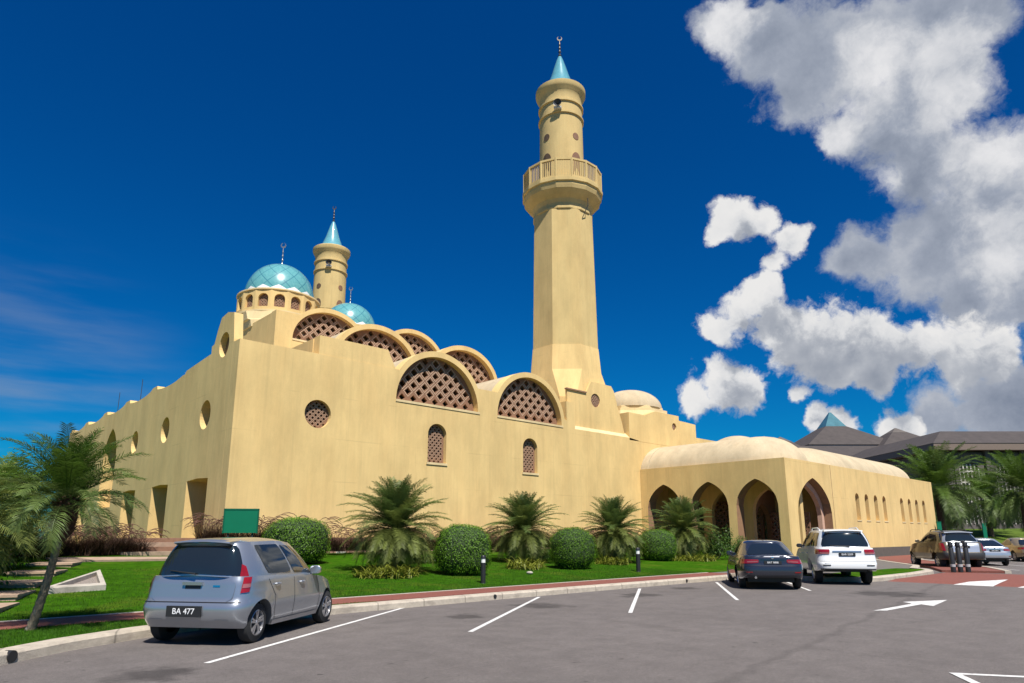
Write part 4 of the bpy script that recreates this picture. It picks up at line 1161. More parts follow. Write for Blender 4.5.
    for xw in (-wb/2, wb/2):
        for sg in (1, -1):
            yo = sg*(b_ - .012 - lerp_tab(c['dy'], R)); yi = yo - sg*tw
            w = MB()
            prof = [(R*.62, 0), (R*.66,.012), (R*.80,.0), (R*.93,-.008), (R*.985,-.03), (R,-.06), (R,-tw+.05), (R*.97,-tw+.02), (R*.6,-tw)]
            M = Matrix(((1,0,0,xw),(0,0,sg,yo),(0,-sg,0,R),(0,0,0,1)))
            w.lathe(prof, (0,0,0), 36, cap=False); w.v = [tuple(M @ Vector(q)) for q in w.v]
            if sg: pass
            wheel = w.build('wheel', RUBBER, root, True, 40)
            w = MB(); rr = R*.64
            w.lathe([(rr,.004),(rr*.94,.010),(rr*.90,-.03),(rr*.86,-.055)], (0,0,0), 36, cap=False)
            w.lathe([(.001,.006),(rr*.16,.006),(rr*.20,-.004),(rr*.2,-.03)], (0,0,0), 16, cap=False)
            for k in range(ns):
                for d in ((-.11,.11) if c.get('twin') else (0,)):
                    an = 2*pi*k/ns + pi/2; 
                    p0 = Vector((cos(an+d*.6)*rr*.15, sin(an+d*.6)*rr*.15, 0)); p1 = Vector((cos(an+d*1.5)*rr*.93, sin(an+d*1.5)*rr*.93, 0))
                    t = (p1-p0).normalized(); nn = Vector((-t.y,t.x,0)); w0, w1 = (rr*.075, rr*.085) if c.get('twin') else (rr*.16, rr*.13)
                    vs = [p0+nn*w0, p0-nn*w0, p1-nn*w1, p1+nn*w1]
                    w.add([q+Vector((0,0,.0)) for q in vs]+[q+Vector((0,0,-.03)) for q in vs], [(0,1,2,3),(4,7,6,5),(0,4,5,1),(1,5,6,2),(2,6,7,3),(3,7,4,0)])
            w.v = [tuple(M @ Vector(q)) for q in w.v]
            w.build('rim', ALLOY, wheel, True, 30)
            w = MB(); w.lathe([(.001,-.058),(rr*.9,-.058),(rr*.9,-.08),(.001,-.08)], (0,0,0), 24, cap=False); w.v = [tuple(M @ Vector(q)) for q in w.v]
            w.build('dark_backing', BLACK, wheel)  # black disc behind the spokes, shade inside the wheel put into its colour
    # door mirrors
    for sg in (1, -1):
        q = gpos(sg*fx(c['mirror_x']), .10); w = MB()
        cxm = Vector((q.x, q.y + sg*.11, q.z+.05))
        rings = []
        for k, (dx, s_) in enumerate(((-.055,.86),(-.045,1),(.02,.95),(.07,.55),(.085,.2))):
            rings.append([(cxm.x+dx, cxm.y+.105*s_*cos(2*pi*i/16)*abs(cos(2*pi*i/16))**-.35 if abs(cos(2*pi*i/16))>1e-6 else cxm.y, cxm.z+.075*s_*sin(2*pi*i/16)) for i in range(16)])
        w.loft(rings); w.tube([(q.x,q.y-sg*.03,q.z-.02),(cxm.x,cxm.y,cxm.z-.03)], .028, 6)
        mr = w.build('door_mirror', c.get('mirror_mat', P_), root, True, 40)
    # door gaps and handles on both sides
    for sg in (1, -1):
        w = MB()
        for xs_, zt in c['gaps']:
            for k in range(10):
                x0, z0 = xs_(k/10); x1, z1 = xs_((k+1)/10)
                p0, p1 = pos(sg*sx_(x0), z0, .003), pos(sg*sx_(x1), z1, .003)
                t = (p1-p0).normalized(); n_ = Vector((0,sg,0)); s_ = t.cross(n_).normalized()*.005
                f = [p0-s_, p0+s_, p1+s_, p1-s_]
                if (f[1]-f[0]).cross(f[2]-f[0]).dot(n_) < 0: f = f[::-1]
                w.add(f, [(0,1,2,3)])
        if w.v: w.build('door_gap', BLACK, root)
        for x, z in c['handles']:
            p0 = pos(sg*sx_(x), z, .012); w = MB()
            pts = [pos(sg*sx_(x+d), z, o_) for d, o_ in ((-.09,.004),(-.07,.028),(0,.036),(.07,.028),(.09,.004))]
            w.tube(pts, [.008,.014,.016,.014,.008], 8); w.build('door_handle', c.get('handle_mat', P_), root, True)
    return H

def plate(H, z, y, txt, w=.46, h=.13, x=None, tilt=0.0, bgm=None, fgm=None):
    root = H['root']; p = H['pos'](0.001, z)
    X = (p.x - .016) if x is None else x
    b = MB(); b.box((X-.012, y-w/2, z-h/2), (X+.02, y+w/2, z+h/2)); pl_ = b.build('number_plate', bgm or BLACK, root)
    M = Matrix(((0,0,-1,X-.0135),(-1,0,0,y),(0,1,0,z),(0,0,0,1)))
    if txt: text_mesh('plate_lettering', txt, h*.78, M, fgm or LETTER, pl_, .0015)
    return pl_

def line(p0, p1): return lambda t: (p0[0]+(p1[0]-p0[0])*t, p0[1]+(p1[1]-p0[1])*t)

SILVER = paint('silver_paint', (.36,.385,.42), .7, .28)
NAVY = paint('dark_blue_grey_paint', (.030,.034,.048), .35, .22)
PEARL = paint('white_paint', (.74,.74,.73), 0, .3)
GOLD = paint('bronze_paint', (.16,.125,.075), .5, .35)
PALES = paint('pale_silver_paint', (.48,.50,.53), .6, .3)
BEIGE = paint('beige_paint', (.30,.235,.14), .5, .32)
DKREC = mat('dark_trim', (.03,.03,.032), .5, .1)
HD = radians(35.5)
def rear_mid(x, y, wb, hd): return (x + cos(hd)*wb/2, y + sin(hd)*wb/2, 0)

# ---------- silver hatchback
hatch = dict(name='parked_car', cat='car', wb=2.44, W=1.74, ro=.56, fo=.74, R=.295, sill=.24, nr=11, nf=3.4, twin=True, spokes=5, tw=.18, flare=.025, crown=.045,
    low=[(-1.9,.27),(-1.55,.24),(-1.0,.22),(1.0,.22),(1.7,.24)],
    dxr=[(.25,.10),(.40,.02),(.52,0),(.60,.015),(.66,.07),(.90,.10),(1.0,.13)],
    dxf=[(.2,.10),(.45,0),(.6,.05),(.9,.25)],
    dy=[(.22,.075),(.34,.03),(.55,.0),(.75,.018),(.90,.035),(1.0,.06)],
    top=[(-1.8,.995),(-1.2,.985),(.2,.945),(.75,.90),(1.1,.86),(1.55,.76),(1.96,.62)],
    gh=dict(base=(-1.70,.98,.815), roof=(-1.52,.30,.60), z=[(-1.55,1.475),(-1.2,1.505),(-.5,1.515),(.2,1.47),(.35,1.44)], nr=5, nf=5, rnr=5, rnf=4),
    side_glass=[(-.98,-.20,-.20,-1.16,.10,.90),(-.12,.66,.40,-.13,.09,.88)],
    rear_glass=dict(f=(.197,.195), t0=.05, t1=.93), windscreen=(.845,.86),
    mirror_x=.62, handles=[(-.78,.845),(.10,.825)], handle_mat=None,
    gaps=[(line((-.16,.30),(-.17,.92)),0),(line((.80,.30),(.80,.89)),0),(line((-.83,.66),(-1.05,.93)),0),(line((-.78,.30),(-.83,.66)),0)])
hatch['handle_mat'] = SILVER
H = make_car(hatch, 'silver five door hatchback parked alone at the kerb on the left', 'cars parked along the kerb', rear_mid(4.03,11.18,2.44,radians(37.2)), radians(37.2), SILVER)
def hatch_details(H):
    pb, pg, root = H['patch_b'], H['patch_g'], H['root']
    # tall corner lamps: on the body corner and up the pillar
    fx = H['fx']; A0, A1 = .79, .965
    for sg in (1, -1):
        f0, f1 = fx(H['pos'](A0+.03,.985).x), fx(H['pos'](A1+.01,.985).x)
        l = pb('tail_lamp', [(sg*(A0-.015),.76),(sg*(A1-.045),.77),(sg*(A1+.01),.985),(sg*(A0+.03),.985)], REDL, .012, 10, 8)
        pg('lamp_top', [(sg*f0,.0),(sg*f1,.0),(sg*(f1-.010),.32),(sg*(f0+.012),.38)], REDL, .012, 8, 6, parent=l)
        pb('lamp_clear', [(sg*(A0+.005),.83),(sg*(A1-.03),.835),(sg*(A1-.015),.89),(sg*(A0+.018),.89)], CLEARL, .018, 8, 4, parent=l)
        pb('reflector', [(sg*.44,.36),(sg*.66,.36),(sg*.66,.385),(sg*.44,.385)], SILVER, .008, 6, 2)
    t = pb('tailgate', [(-.66,.635),(.66,.635),(.72,.94),(-.72,.94)], SILVER, .010, 20, 8, rnd=.06)
    w = MB(); x = H['pos'](0.001,.86).x
    w.box((x-.045,-.16,.87),(x-.004,.16,.915)); g = w.build('tailgate_handle', SILVER, t)
    pb('handle_recess', [(-.13,.815),(.13,.815),(.13,.868),(-.13,.868)], DKREC, .014, 6, 3, parent=t)
    w = MB(); M = Matrix(((0,0,-1,x-.02),(-1,0,0,0),(0,1,0,.90),(0,0,0,1)))
    pb('badge', [(-.34,.845),(-.46,.845),(-.46,.872),(-.34,.872)], CHROME, .016, 4, 2, parent=t)
    plate(H, .50, .05, 'BA 477', .56, .155)
    # bumper seam, spoiler, wiper
    pb('bumper_gap', [(-.80,.628),(.80,.628),(.80,.636),(-.80,.636)], BLACK, .011, 24, 1)
    p0, p1 = H['gpos'](.172,.95), H['gpos'](-.172,.95)
    w = MB(); rings = []
    for i in range(13):
        q = p0.lerp(p1, i/12); zz = 1.492+.025*(1-(2*i/12-1)**2)
        rings.append([(q.x-.115-.02*(1-(2*i/12-1)**2), q.y*1.0, zz-.012),(q.x-.10, q.y, zz+.012),(q.x+.16, q.y, zz+.030),(q.x+.16, q.y, zz-.03),(q.x-.02,q.y,zz-.04)])
    w.loft(rings); w.build('roof_spoiler', SILVER, root, True, 40)
    w = MB(); a_, b2 = H['gpos'](-.01,.03,.03), H['gpos'](.10,.16,.025)
    w.tube([a_, (a_+b2)/2+Vector((-.01,0,.0)), b2], [.016,.010,.007], 6); w.build('rear_wiper', BLACK, root, True)
    # side skirt
    for sg in (1, -1):
        ax = H['arcx']
        pb('side_skirt', [(sg*ax(-.86),.215),(sg*ax(.84),.215),(sg*ax(.84),.285),(sg*ax(-.86),.285)], SILVER, .016, 24, 3)
hatch_details(H)

# ---------- dark sedan
sedan = dict(name='parked_car', cat='car', wb=2.81, W=1.92, ro=.98, fo=.82, R=.32, sill=.22, nr=7, nf=3.4, spokes=5, twin=True, tw=.21, flare=.035, crown=.04,
    low=[(-2.4,.36),(-2.0,.30),(-1.2,.20),(1.2,.20),(2.3,.22)],
    dxr=[(.25,.14),(.42,.02),(.55,0),(.66,.01),(.80,.055),(.93,.06),(1.0,.10)],
    dxf=[(.2,.10),(.45,0),(.6,.05),(.9,.3)],
    dy=[(.20,.08),(.34,.03),(.55,.0),(.72,.01),(.88,.05),(1.0,.10)],
    top=[(-2.4,.985),(-2.1,.99),(-1.3,.985),(.3,.945),(.95,.92),(1.3,.88),(1.9,.78),(2.3,.66)],
    gh=dict(base=(-1.85,1.12,.85), roof=(-1.02,.22,.60), z=[(-1.1,1.36),(-.6,1.405),(-.2,1.41),(.2,1.375)], nr=5, nf=5, rnr=4, rnf=4),
    side_glass=[(-1.05,-.18,-.16,-.98,.12,.88),(-.10,.78,.46,-.10,.12,.86)],
    rear_glass=dict(f=(.165,.17), t0=.10, t1=.93), windscreen=(.845,.86),
    mirror_x=.72, handles=[(-.85,.80),(.12,.78)],
    gaps=[(line((-.14,.30),(-.14,.93)),0),(line((.90,.30),(.90,.91)),0),(line((-.98,.68),(-1.15,.94)),0),(line((-.92,.30),(-.98,.68)),0)], handle_mat=NAVY)
H = make_car(sedan, 'dark blue grey saloon car parked left of the white four wheel drive', 'cars parked along the kerb', rear_mid(20.70,10.30,2.81,HD), HD, NAVY)
def sedan_details(H, P_, txt, bright=False):
    pb, pg, root = H['patch_b'], H['patch_g'], H['root']
    for sg in (1, -1):
        l = pb('tail_lamp', [(sg*.42,.79),(sg*1.14,.75),(sg*1.18,.89),(sg*.42,.89)], REDL, .010, 16, 5, rnd=.04)
        pb('lamp_clear', [(sg*.45,.815),(sg*.76,.80),(sg*.76,.832),(sg*.45,.838)], CLEARL, .015, 6, 2, parent=l)
        pb('reflector', [(sg*.60,.50),(sg*.80,.50),(sg*.80,.53),(sg*.60,.53)], REDL, .008, 6, 2)
    pb('boot_lid_gap', [(-.80,.70),(.80,.70),(.80,.707),(-.80,.707)], BLACK, .006, 20, 1)
    pb('chrome_strip' if bright else 'boot_crease', [(-.36,.885),(.36,.885),(.36,.90),(-.36,.90)], CHROME if bright else P_, .012, 10, 1)
    pl_ = pb('plate_recess', [(-.34,.735),(.34,.735),(.36,.865),(-.36,.865)], P_, .003, 8, 3)
    plate(H, .80, 0, txt, .50, .10, fgm=LETTER)
    w = MB(); x = H['pos'](0.001,.93).x; M = Matrix(((0,0,-1,x-.0),(-1,0,0,0),(0,1,0,.935),(0,0,0,1)))
    w.lathe([(.035,.0),(.035,.012),(.001,.016)], (0,0,0), 16, cap=False); w.v = [tuple(M @ Vector(q)) for q in w.v]; w.build('badge', CHROME, root, True)
    pb('bumper_lower', [(-.78,.36),(.78,.36),(.80,.43),(-.80,.43)], DKREC, .008, 20, 3)
    for y in (.52,):
        w = MB(); w.tube([(H['xr']+.10,y,.36),(H['xr']+.01,y,.36)], .035, 10); w.build('exhaust_pipe', CHROME, root, True)
    w = MB(); q = H['gpos'](0,1.0); w.loft([[(q.x+.16,-.02,1.395),(q.x+.30,-.02,1.40),(q.x+.30,.02,1.40),(q.x+.16,.02,1.395)],[(q.x+.17,-.006,1.455),(q.x+.22,-.008,1.45),(q.x+.22,.008,1.45),(q.x+.17,.006,1.455)]]); w.build('roof_aerial', P_, root)
sedan_details(H, NAVY, 'BAT 9898')
sedan2 = dict(sedan); sedan2['handle_mat'] = PALES; sedan2['W'] = 1.72
H = make_car(sedan2, 'pale silver saloon car parked to the right of the bronze estate with black bollards', 'cars parked beyond the red crossing', rear_mid(45.0,9.6,2.81,radians(30)), radians(30), PALES)
sedan_details(H, PALES, 'BAS 2816', True)
sedan3 = dict(sedan); sedan3['handle_mat'] = BEIGE
H = make_car(sedan3, 'beige saloon car cut off by the right edge of the photo', 'cars parked beyond the red crossing', rear_mid(52.9,9.1,2.81,radians(34)), radians(34), BEIGE)
sedan_details(H, BEIGE, 'BAP 4410', True)

# ---------- white four wheel drive
suv = dict(name='parked_car', cat='suv', wb=2.75, W=1.95, ro=1.10, fo=.88, R=.385, sill=.42, nr=9, nf=3.8, spokes=6, tw=.25, flare=.05, crown=.04,
    low=[(-2.5,.50),(-2.1,.44),(-1.3,.40),(1.3,.40),(2.3,.42)],
    dxr=[(.4,.06),(.56,.0),(.68,0),(.76,.05),(.95,.09),(1.08,.09),(1.2,.13)],
    dxf=[(.4,.06),(.6,0),(.8,.05),(1.1,.25)],
    dy=[(.40,.07),(.5,.03),(.7,.0),(.95,.015),(1.1,.035),(1.2,.06)],
    top=[(-2.5,1.19),(-1.8,1.20),(.3,1.16),(.9,1.13),(1.2,1.09),(1.8,1.02),(2.3,.90)],
    gh=dict(base=(-2.32,1.05,.90), roof=(-2.10,.28,.69), z=[(-2.1,1.73),(-1.6,1.765),(-.6,1.775),(.2,1.74)], nr=5.5, nf=5, rnr=5, rnf=4),
    side_glass=[(-2.02,-1.22,-1.20,-1.94,.12,.88),(-1.14,-.26,-.24,-1.12,.12,.89),(-.16,.76,.44,-.15,.12,.87)],
    rear_glass=dict(f=(.165,.168), t0=.10, t1=.92), windscreen=(.85,.865),
    mirror_x=.72, handles=[(-.98,1.0),(.0,.98)], handle_mat=CHROME, mirror_mat=BLACK,
    gaps=[(line((-.20,.46),(-.20,1.14)),0),(line((.86,.46),(.86,1.12)),0),(line((-1.02,.80),(-1.18,1.16)),0),(line((-1.0,.46),(-1.02,.80)),0)])
H = make_car(suv, 'white four wheel drive estate parked beside the dark saloon near the portico', 'cars parked along the kerb', rear_mid(24.50,9.56,2.75,radians(34)), radians(34), PEARL)
def suv_details(H, P_, txt, low_dark=False, lampz=(.99,1.15), vertical=False):
    pb, pg, root = H['patch_b'], H['patch_g'], H['root']
    for sg in (1, -1):
        if vertical: l = pb('tail_lamp', [(sg*.76,.82),(sg*1.08,.82),(sg*1.10,1.15),(sg*.82,1.15)], REDL, .012, 12, 6, rnd=.04)
        else:
            l = pb('tail_lamp', [(sg*.56,lampz[0]),(sg*1.12,lampz[0]),(sg*1.15,lampz[1]),(sg*.54,lampz[1])], REDL, .012, 14, 5, rnd=.04)
            pb('lamp_clear', [(sg*.56,lampz[0]+.005),(sg*.98,lampz[0]+.005),(sg*.98,lampz[0]+.055),(sg*.55,lampz[0]+.055)], CLEARL, .018, 8, 2, parent=l)
        pb('reflector', [(sg*.55,.62),(sg*.80,.62),(sg*.80,.655),(sg*.55,.655)], REDL if vertical else DKREC, .010, 6, 2)
        w = MB(); w.tube([H['gpos'](sg*H['fx'](-1.7),1.0)+Vector((.1,-sg*.06,.03)), H['gpos'](sg*H['fx'](-1.2),1.0)+Vector((0,-sg*.06,.09)), H['gpos'](sg*H['fx'](.0),1.0)+Vector((0,-sg*.06,.085)), H['gpos'](sg*H['fx'](.3),1.0)+Vector((0,-sg*.06,.03))], .022, 8)
        w.build('roof_rail', BLACK if vertical else P_, root, True)
    pb('garnish', [(-.46,1.055),(.46,1.055),(.46,1.105),(-.46,1.105)], ALLOY if not vertical else P_, .014, 12, 2)
    pb('tailgate_gap', [(-.86,.76),(.86,.76),(.86,.768),(-.86,.768)], BLACK, .006, 20, 1)
    plate(H, .985, 0, txt, .50, .11)
    if low_dark: pb('bumper', [(-1.35,.46),(1.35,.46),(1.35,.74),(-1.35,.74)], DKREC, .012, 40, 4)
    else: pb('bumper_step', [(-.70,.70),(.70,.70),(.72,.73),(-.72,.73)], P_, .014, 16, 2); pb('bumper_lower', [(-.9,.49),(.9,.49),(.9,.53),(-.9,.53)], DKREC, .008, 16, 2)
    w = MB(); a_, b2 = H['gpos'](-.02,.05,.035), H['gpos'](.10,.14,.02); w.tube([a_, b2], [.018,.008], 6); w.build('rear_wiper', BLACK, root, True)
    w = MB(); q = H['gpos'](0,1.0); zs = q.z
    rings = []
    for i in range(9):
        u = 2*i/8-1; y = u*.60; zz = zs+.02+.03*(1-u*u); rings.append([(q.x-.09,y,zz-.02),(q.x-.08,y,zz+.01),(q.x+.14,y,zz+.025),(q.x+.14,y,zz-.02)])
    w.loft(rings); w.build('roof_spoiler', P_, root, True, 40)
suv_details(H, PEARL, 'BAR 5209')
suv2 = dict(suv); suv2.update(W=1.90, ro=.80, wb=2.63, fo=.82, R=.345, handle_mat=GOLD, mirror_mat=GOLD, mirror_x=.66)
suv2['gh'] = dict(suv['gh'], base=(-1.98,1.0,.82), roof=(-1.62,.25,.62), z=[(-1.7,1.60),(-1.2,1.665),(-.5,1.68),(.2,1.64)])
suv2['side_glass'] = [(-1.72,-1.18,-1.16,-1.55,.14,.82),(-1.10,-.26,-.24,-1.08,.12,.86),(-.16,.74,.42,-.15,.12,.86)]
suv2['dxr'] = [(.4,.06),(.56,.0),(.70,0),(.78,.05),(1.0,.10),(1.2,.18)]
H = make_car(suv2, 'bronze and silver four wheel drive parked behind the three black bollards', 'cars parked beyond the red crossing', rear_mid(39.3,9.75,2.63,radians(38)), radians(38), GOLD)
suv_details(H, PALES, 'BAJ 3307', True, vertical=True)
H['root'].scale = (1.07,)*3
H['patch_b']('tailgate', [(-.62,.76),(.62,.76),(.70,1.16),(-.70,1.16)], PALES, .007, 20, 6)
H['patch_g']('tailgate_frame', [(-.205,.0),(.205,.0),(.205,1.0),(-.205,1.0)], PALES, .004, 24, 8)
H['patch_g']('rear_window', [(-.165,.12),(.165,.12),(.155,.86),(-.155,.86)], GLASSD, .012, 24, 8, rnd=.12)

# ================================================================== PLANTS
def leafmat(name, a, rough=.55, var=.4, trans=.3, scale=3.0): return mat(name, a, rough, var, scale, spec=.3, trans=trans)
FROND = leafmat('palm_frond', (.110,.160,.040), .5, .45)
FROND2 = leafmat('dark_palm_frond', (.080,.140,.018), .5, .35)
FRONDY = leafmat('yellow_green_frond', (.150,.180,.040), .55, .35)
DRYF = leafmat('dry_frond', (.16,.115,.045), .7, .3)
HEDGE = leafmat('hedge_leaf', (.105,.215,.012), .45, .6, .35, 12)
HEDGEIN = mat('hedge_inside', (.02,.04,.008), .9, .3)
BARK = mat('palm_bark', (.16,.125,.085), .95, .35, 9, .9, 30, dirt=((.38,.36,.31), 5, .56, .66, (1,1,.6)))
BOOT = mat('old_leaf_bases', (.075,.032,.020), .95, .4, 14, .9, 40)
FOUNT = leafmat('purple_fountain_grass', (.060,.030,.018), .7, .35, .25)
PLUME = leafmat('grass_plume', (.17,.085,.06), .8, .25, .3)
STRAP = leafmat('strappy_leaf', (.17,.19,.022), .5, .5, .3)
SHRUB = leafmat('shrub_leaf', (.065,.125,.02), .45, .55, .3)
TREEL = leafmat('tree_leaf', (.038,.068,.012), .5, .45, .25)

def frond(mb, base, az, el, L, droop, nl, leaf, w=.018, rng=random, mi=0, vfold=.5, rach=.012):
    """one pinnate frond: a bent midrib with narrow leaflets on both sides"""
    d = Vector((cos(az), sin(az), 0)); side = Vector((-sin(az), cos(az), 0))
    pts = []; p = Vector(base); e = el; n = 12
    for i in range(n+1):
        pts.append(p.copy()); 
        p = p + (d*cos(e) + Vector((0,0,sin(e))))*(L/n); e -= droop/n*(.5+1.0*i/n)
    mb.tube(pts, [rach*(1-.85*i/n) for i in range(n+1)], 4, mi, False)
    for i in range(nl):
        s = .12+.88*(i+.5)/nl; k = s*n; j = min(int(k), n-1); q = pts[j].lerp(pts[j+1], k-j); t = (pts[j+1]-pts[j]).normalized()
        up = side.cross(t)*-1
        ll = leaf*(.45+.75*sin(pi*min(1, .12+s*.86)))*(rng.uniform(.85,1.12))
        for sg in (1, -1):
            dr = (t*(.55+.35*s) + side*sg*1.0 + up*(vfold*rng.uniform(.2,1.0))).normalized()
            m1 = q + dr*ll*.5 + Vector((0,0,-.03*ll)); e1 = q + dr*ll + Vector((0,0,-.26*ll*rng.uniform(.4,1.5)))
            wv = t*w*.5
            mb.add([q-wv*.6, q+wv*.6, m1+wv, e1, m1-wv], [(0,1,2,4),(4,2,3)], mi)

def palm_meshes(name, trunk_h, tr, nfr, L, nl, leaf, w, seed, el_lo=-.5, el_hi=1.45, droop=1.6, mats=(FROND,), lean=0.0, trunk_mat=BARK, boot=None, boot_h=.5, boot_r=.2, bend=0.0, dry=0):
    rng = random.Random(seed)
    root = empty(name)
    pts = []; rad = []
    for i in range(11):
        t = i/10; pts.append((lean*t + bend*sin(pi*t), 0, -.12 + (trunk_h+.12)*t)); rad.append(tr*(1.25-.35*t + .35*max(0,.12-t)/.12)*(1+.06*rng.uniform(-1,1)))
    b = MB(); 
    P2 = []; R2 = []
    for i in range(41):
        t = i/40; k = t*10; j = min(int(k), 9); f = k-j
        a_, c_ = Vector(pts[j]), Vector(pts[j+1]); P2.append(a_.lerp(c_, f)); R2.append((rad[j]*(1-f)+rad[j+1]*f)*(1+(.10 if i % 2 else -.04)))
    b.tube(P2, R2, 10); b.build('trunk', trunk_mat, root, True, 0)
    topp = Vector(pts[-1])
    if boot:
        b = MB(); n = 70
        b.lathe([(tr*.9,-.12),(boot_r*.75,.0),(boot_r,boot_h*.45),(boot_r*.8,boot_h*.85),(boot_r*.3,boot_h)], (topp.x,topp.y,topp.z-boot_h*.72), 14)
        for i in range(n*3):
            az = rng.uniform(0,2*pi); z = rng.uniform(-boot_h*.7, boot_h*.15); rr = boot_r*(.95-.3*abs(z/boot_h+.3)); q = topp+Vector((cos(az)*rr*.9,sin(az)*rr*.9,z)); o_ = Vector((cos(az),sin(az),.9)).normalized(); s_ = Vector((-sin(az),cos(az),0))*.022
            b.add([q-s_, q+s_, q+o_*.10+s_*.5, q+o_*.10-s_*.5], [(0,1,2,3)])
        b.build('crownshaft', BOOT, root, True, 30)
    b = MB()
    for i in range(nfr):
        t = (i+.5)/nfr; az = i*2.39996+rng.uniform(-.25,.25)
        el = el_hi + (el_lo-el_hi)*t**1.15 + rng.uniform(-.10,.10)
        LL = L*rng.uniform(.82,1.08)*(.82+.18*sin(pi*min(1,t*1.1)))
        q = topp + Vector((cos(az),sin(az),0))*tr*.5 + Vector((0,0,.10*(1-t)))
        mi = (1 if rng.random() < .30 or t > .62 else 0) if len(mats) > 1 else 0
        if dry and t > 1-dry: mi = len(mats)-1
        frond(b, q, az, el, LL, droop*(.50+.75*t)*rng.uniform(.75,1.25), nl, leaf, w, rng, mi)
    b.build('crown', list(mats), root)
    return root
def put(proto, used, x, y, rz, sc, label, z=None):
    z = lawn_z(x, y)-.02 if z is None else z
    if not used:
        used.append(1); proto.location = (x,y,z); proto.rotation_euler = (0,0,rz); proto.scale = sc if isinstance(sc, tuple) else (sc,)*3; proto['label'] = label; return proto
    return copy_tree(proto, (x,y,z), rz, sc, label)

# ---- pygmy date palms on the lawn
pA = palm_meshes('pygmy_date_palm', 1.40, .11, 140, 2.05, 50, .35, .023, 3, -.70, 1.55, 1.30, (FROND, FRONDY))
tag(pA, 'x', 'palm', 'pygmy date palms on the lawn', 'thing'); U = []
put(pA, U, 13.2, 19.9, .3, 1.0, 'largest bushy pygmy palm on the lawn, nearest to the silver hatchback')
put(pA, U, 20.95, 21.6, 2.1, (.97,.97,.94), 'pygmy palm standing between the two round clipped bushes in the middle of the lawn')
put(pA, U, 25.4, 20.1, 4.0, (.92,.92,.95), 'pygmy palm just left of the right hand white topped bollard')
put(pA, U, 31.6, 20.3, 5.2, (1.0,1.0,1.0), 'pygmy palm growing in front of the portico side arches')
# ---- strappy plants at their feet
def strap_tuft(seed, n=170, L=.42, spread=.5, m=STRAP, w=.016, name='strappy_plant'):
    rng = random.Random(seed); b = MB()
    for i in range(n):
        r = spread*sqrt(rng.random()); a = rng.uniform(0,2*pi); q = Vector((r*cos(a), r*sin(a)*.8, 0)); az = rng.uniform(0,2*pi); el = rng.uniform(.5,1.45); l = L*rng.uniform(.6,1.15)
        d = Vector((cos(az),sin(az),0)); s_ = Vector((-sin(az),cos(az),0))*w; p = q; e = el; pts = [p]
        for k in range(4): p = p + (d*cos(e)+Vector((0,0,sin(e))))*l/4; e -= rng.uniform(.3,.6); pts.append(p)
        vs = []
        for k, p in enumerate(pts): ww = (1.0,1.1,.9,.6,.08)[k]; vs += [p-s_*ww, p+s_*ww]
        b.add(vs, [(2*k,2*k+1,2*k+3,2*k+2) for k in range(4)])
    return b.build(name, m)
sA = strap_tuft(5); tag(sA, 'x', 'plant', 'yellow green plants under the palms', 'thing'); U = []
for x, y, s_, lab in ((12.1,18.5,1.15,'front strappy plant in the sun at the foot of the largest pygmy palm'),(12.7,18.9,1.1,'yellow green strappy plant close against the trunk of the largest pygmy palm'),
    (11.5,18.6,.95,'left end of the yellow green plants under the largest pygmy palm'),
    (18.5,19.1,1.15,'yellow green strappy plant between the two middle bushes, in front of the second palm'),(19.3,19.6,1.0,'smaller strappy plant beside the bush right of the second palm'),
    (24.1,19.2,1.1,'yellow green strappy plant beside the right hand white topped bollard'),(24.9,19.6,.9,'strappy plant hidden behind the right hand white topped bollard'),
    (30.7,19.0,1.15,'yellow green strappy plant at the foot of the palm by the portico'),(31.6,19.1,1.0,'strappy plant just right of the portico palm trunk'),(29.9,19.4,.9,'strappy plant just left of the portico palm trunk')):
    put(sA, U, x, y, random.uniform(0,6), s_*1.35, lab)

# ---- clipped round bushes
def hedge_ball(seed, n=9000):
    rng = random.Random(seed); root = empty('clipped_bush'); b = MB()
    def shape(d):
        z = d.z; r = 1.0
        k = Vector((d.x, d.y, d.z*.93)); 
        q = (abs(d.x)**2.6+abs(d.y)**2.6+abs(d.z)**3.0)**(-1/2.75)
        return d*q*(1+.06*noise.noise(d*2.6+Vector((seed,0,0)))+.035*noise.noise(d*7))
    rings = []
    for j in range(1, 16):
        th = pi*j/16; rings.append([shape(Vector((sin(th)*cos(2*pi*i/24), sin(th)*sin(2*pi*i/24), cos(th))))*.93 for i in range(24)])
    c = MB(); c.loft([r[::-1] for r in rings]); c.v = [(x, y, z*.86+.80) for x, y, z in c.v]; c.build('dark_core', HEDGEIN, root, True, 0)  # solid core, its dark colour stands for the shade inside the bush
    for i in range(n):
        u = rng.uniform(-.98,1); a = rng.uniform(0,2*pi); r = sqrt(1-u*u); d = Vector((r*cos(a), r*sin(a), u)); p = shape(d)*rng.uniform(.92,1.025)
        t = (d.orthogonal()+Vector((rng.uniform(-1,1),rng.uniform(-1,1),rng.uniform(-1,1)))*.9).normalized(); nn = (d+Vector((rng.uniform(-1,1),rng.uniform(-1,1),rng.uniform(-.5,1)))*.75).normalized()
        s_ = t.cross(nn).normalized(); t = nn.cross(s_); l = rng.uniform(.034,.066); w = l*.45
        p = Vector((p.x, p.y, p.z*.86+.80))
        b.add([p, p+t*l*.5+s_*w*.6, p+t*l*1.1+nn*.006, p+t*l*.5-s_*w*.6], [(0,1,2,3)])
    b.build('foliage', HEDGE, root); return root
hA = hedge_ball(2); tag(hA, 'x', 'bush', 'clipped round bushes on the lawn'); U = []
put(hA, U, 11.7, 24.3, 0, (1.17,1.17,1.02), 'clipped round bush partly hidden behind the silver hatchback', .55)
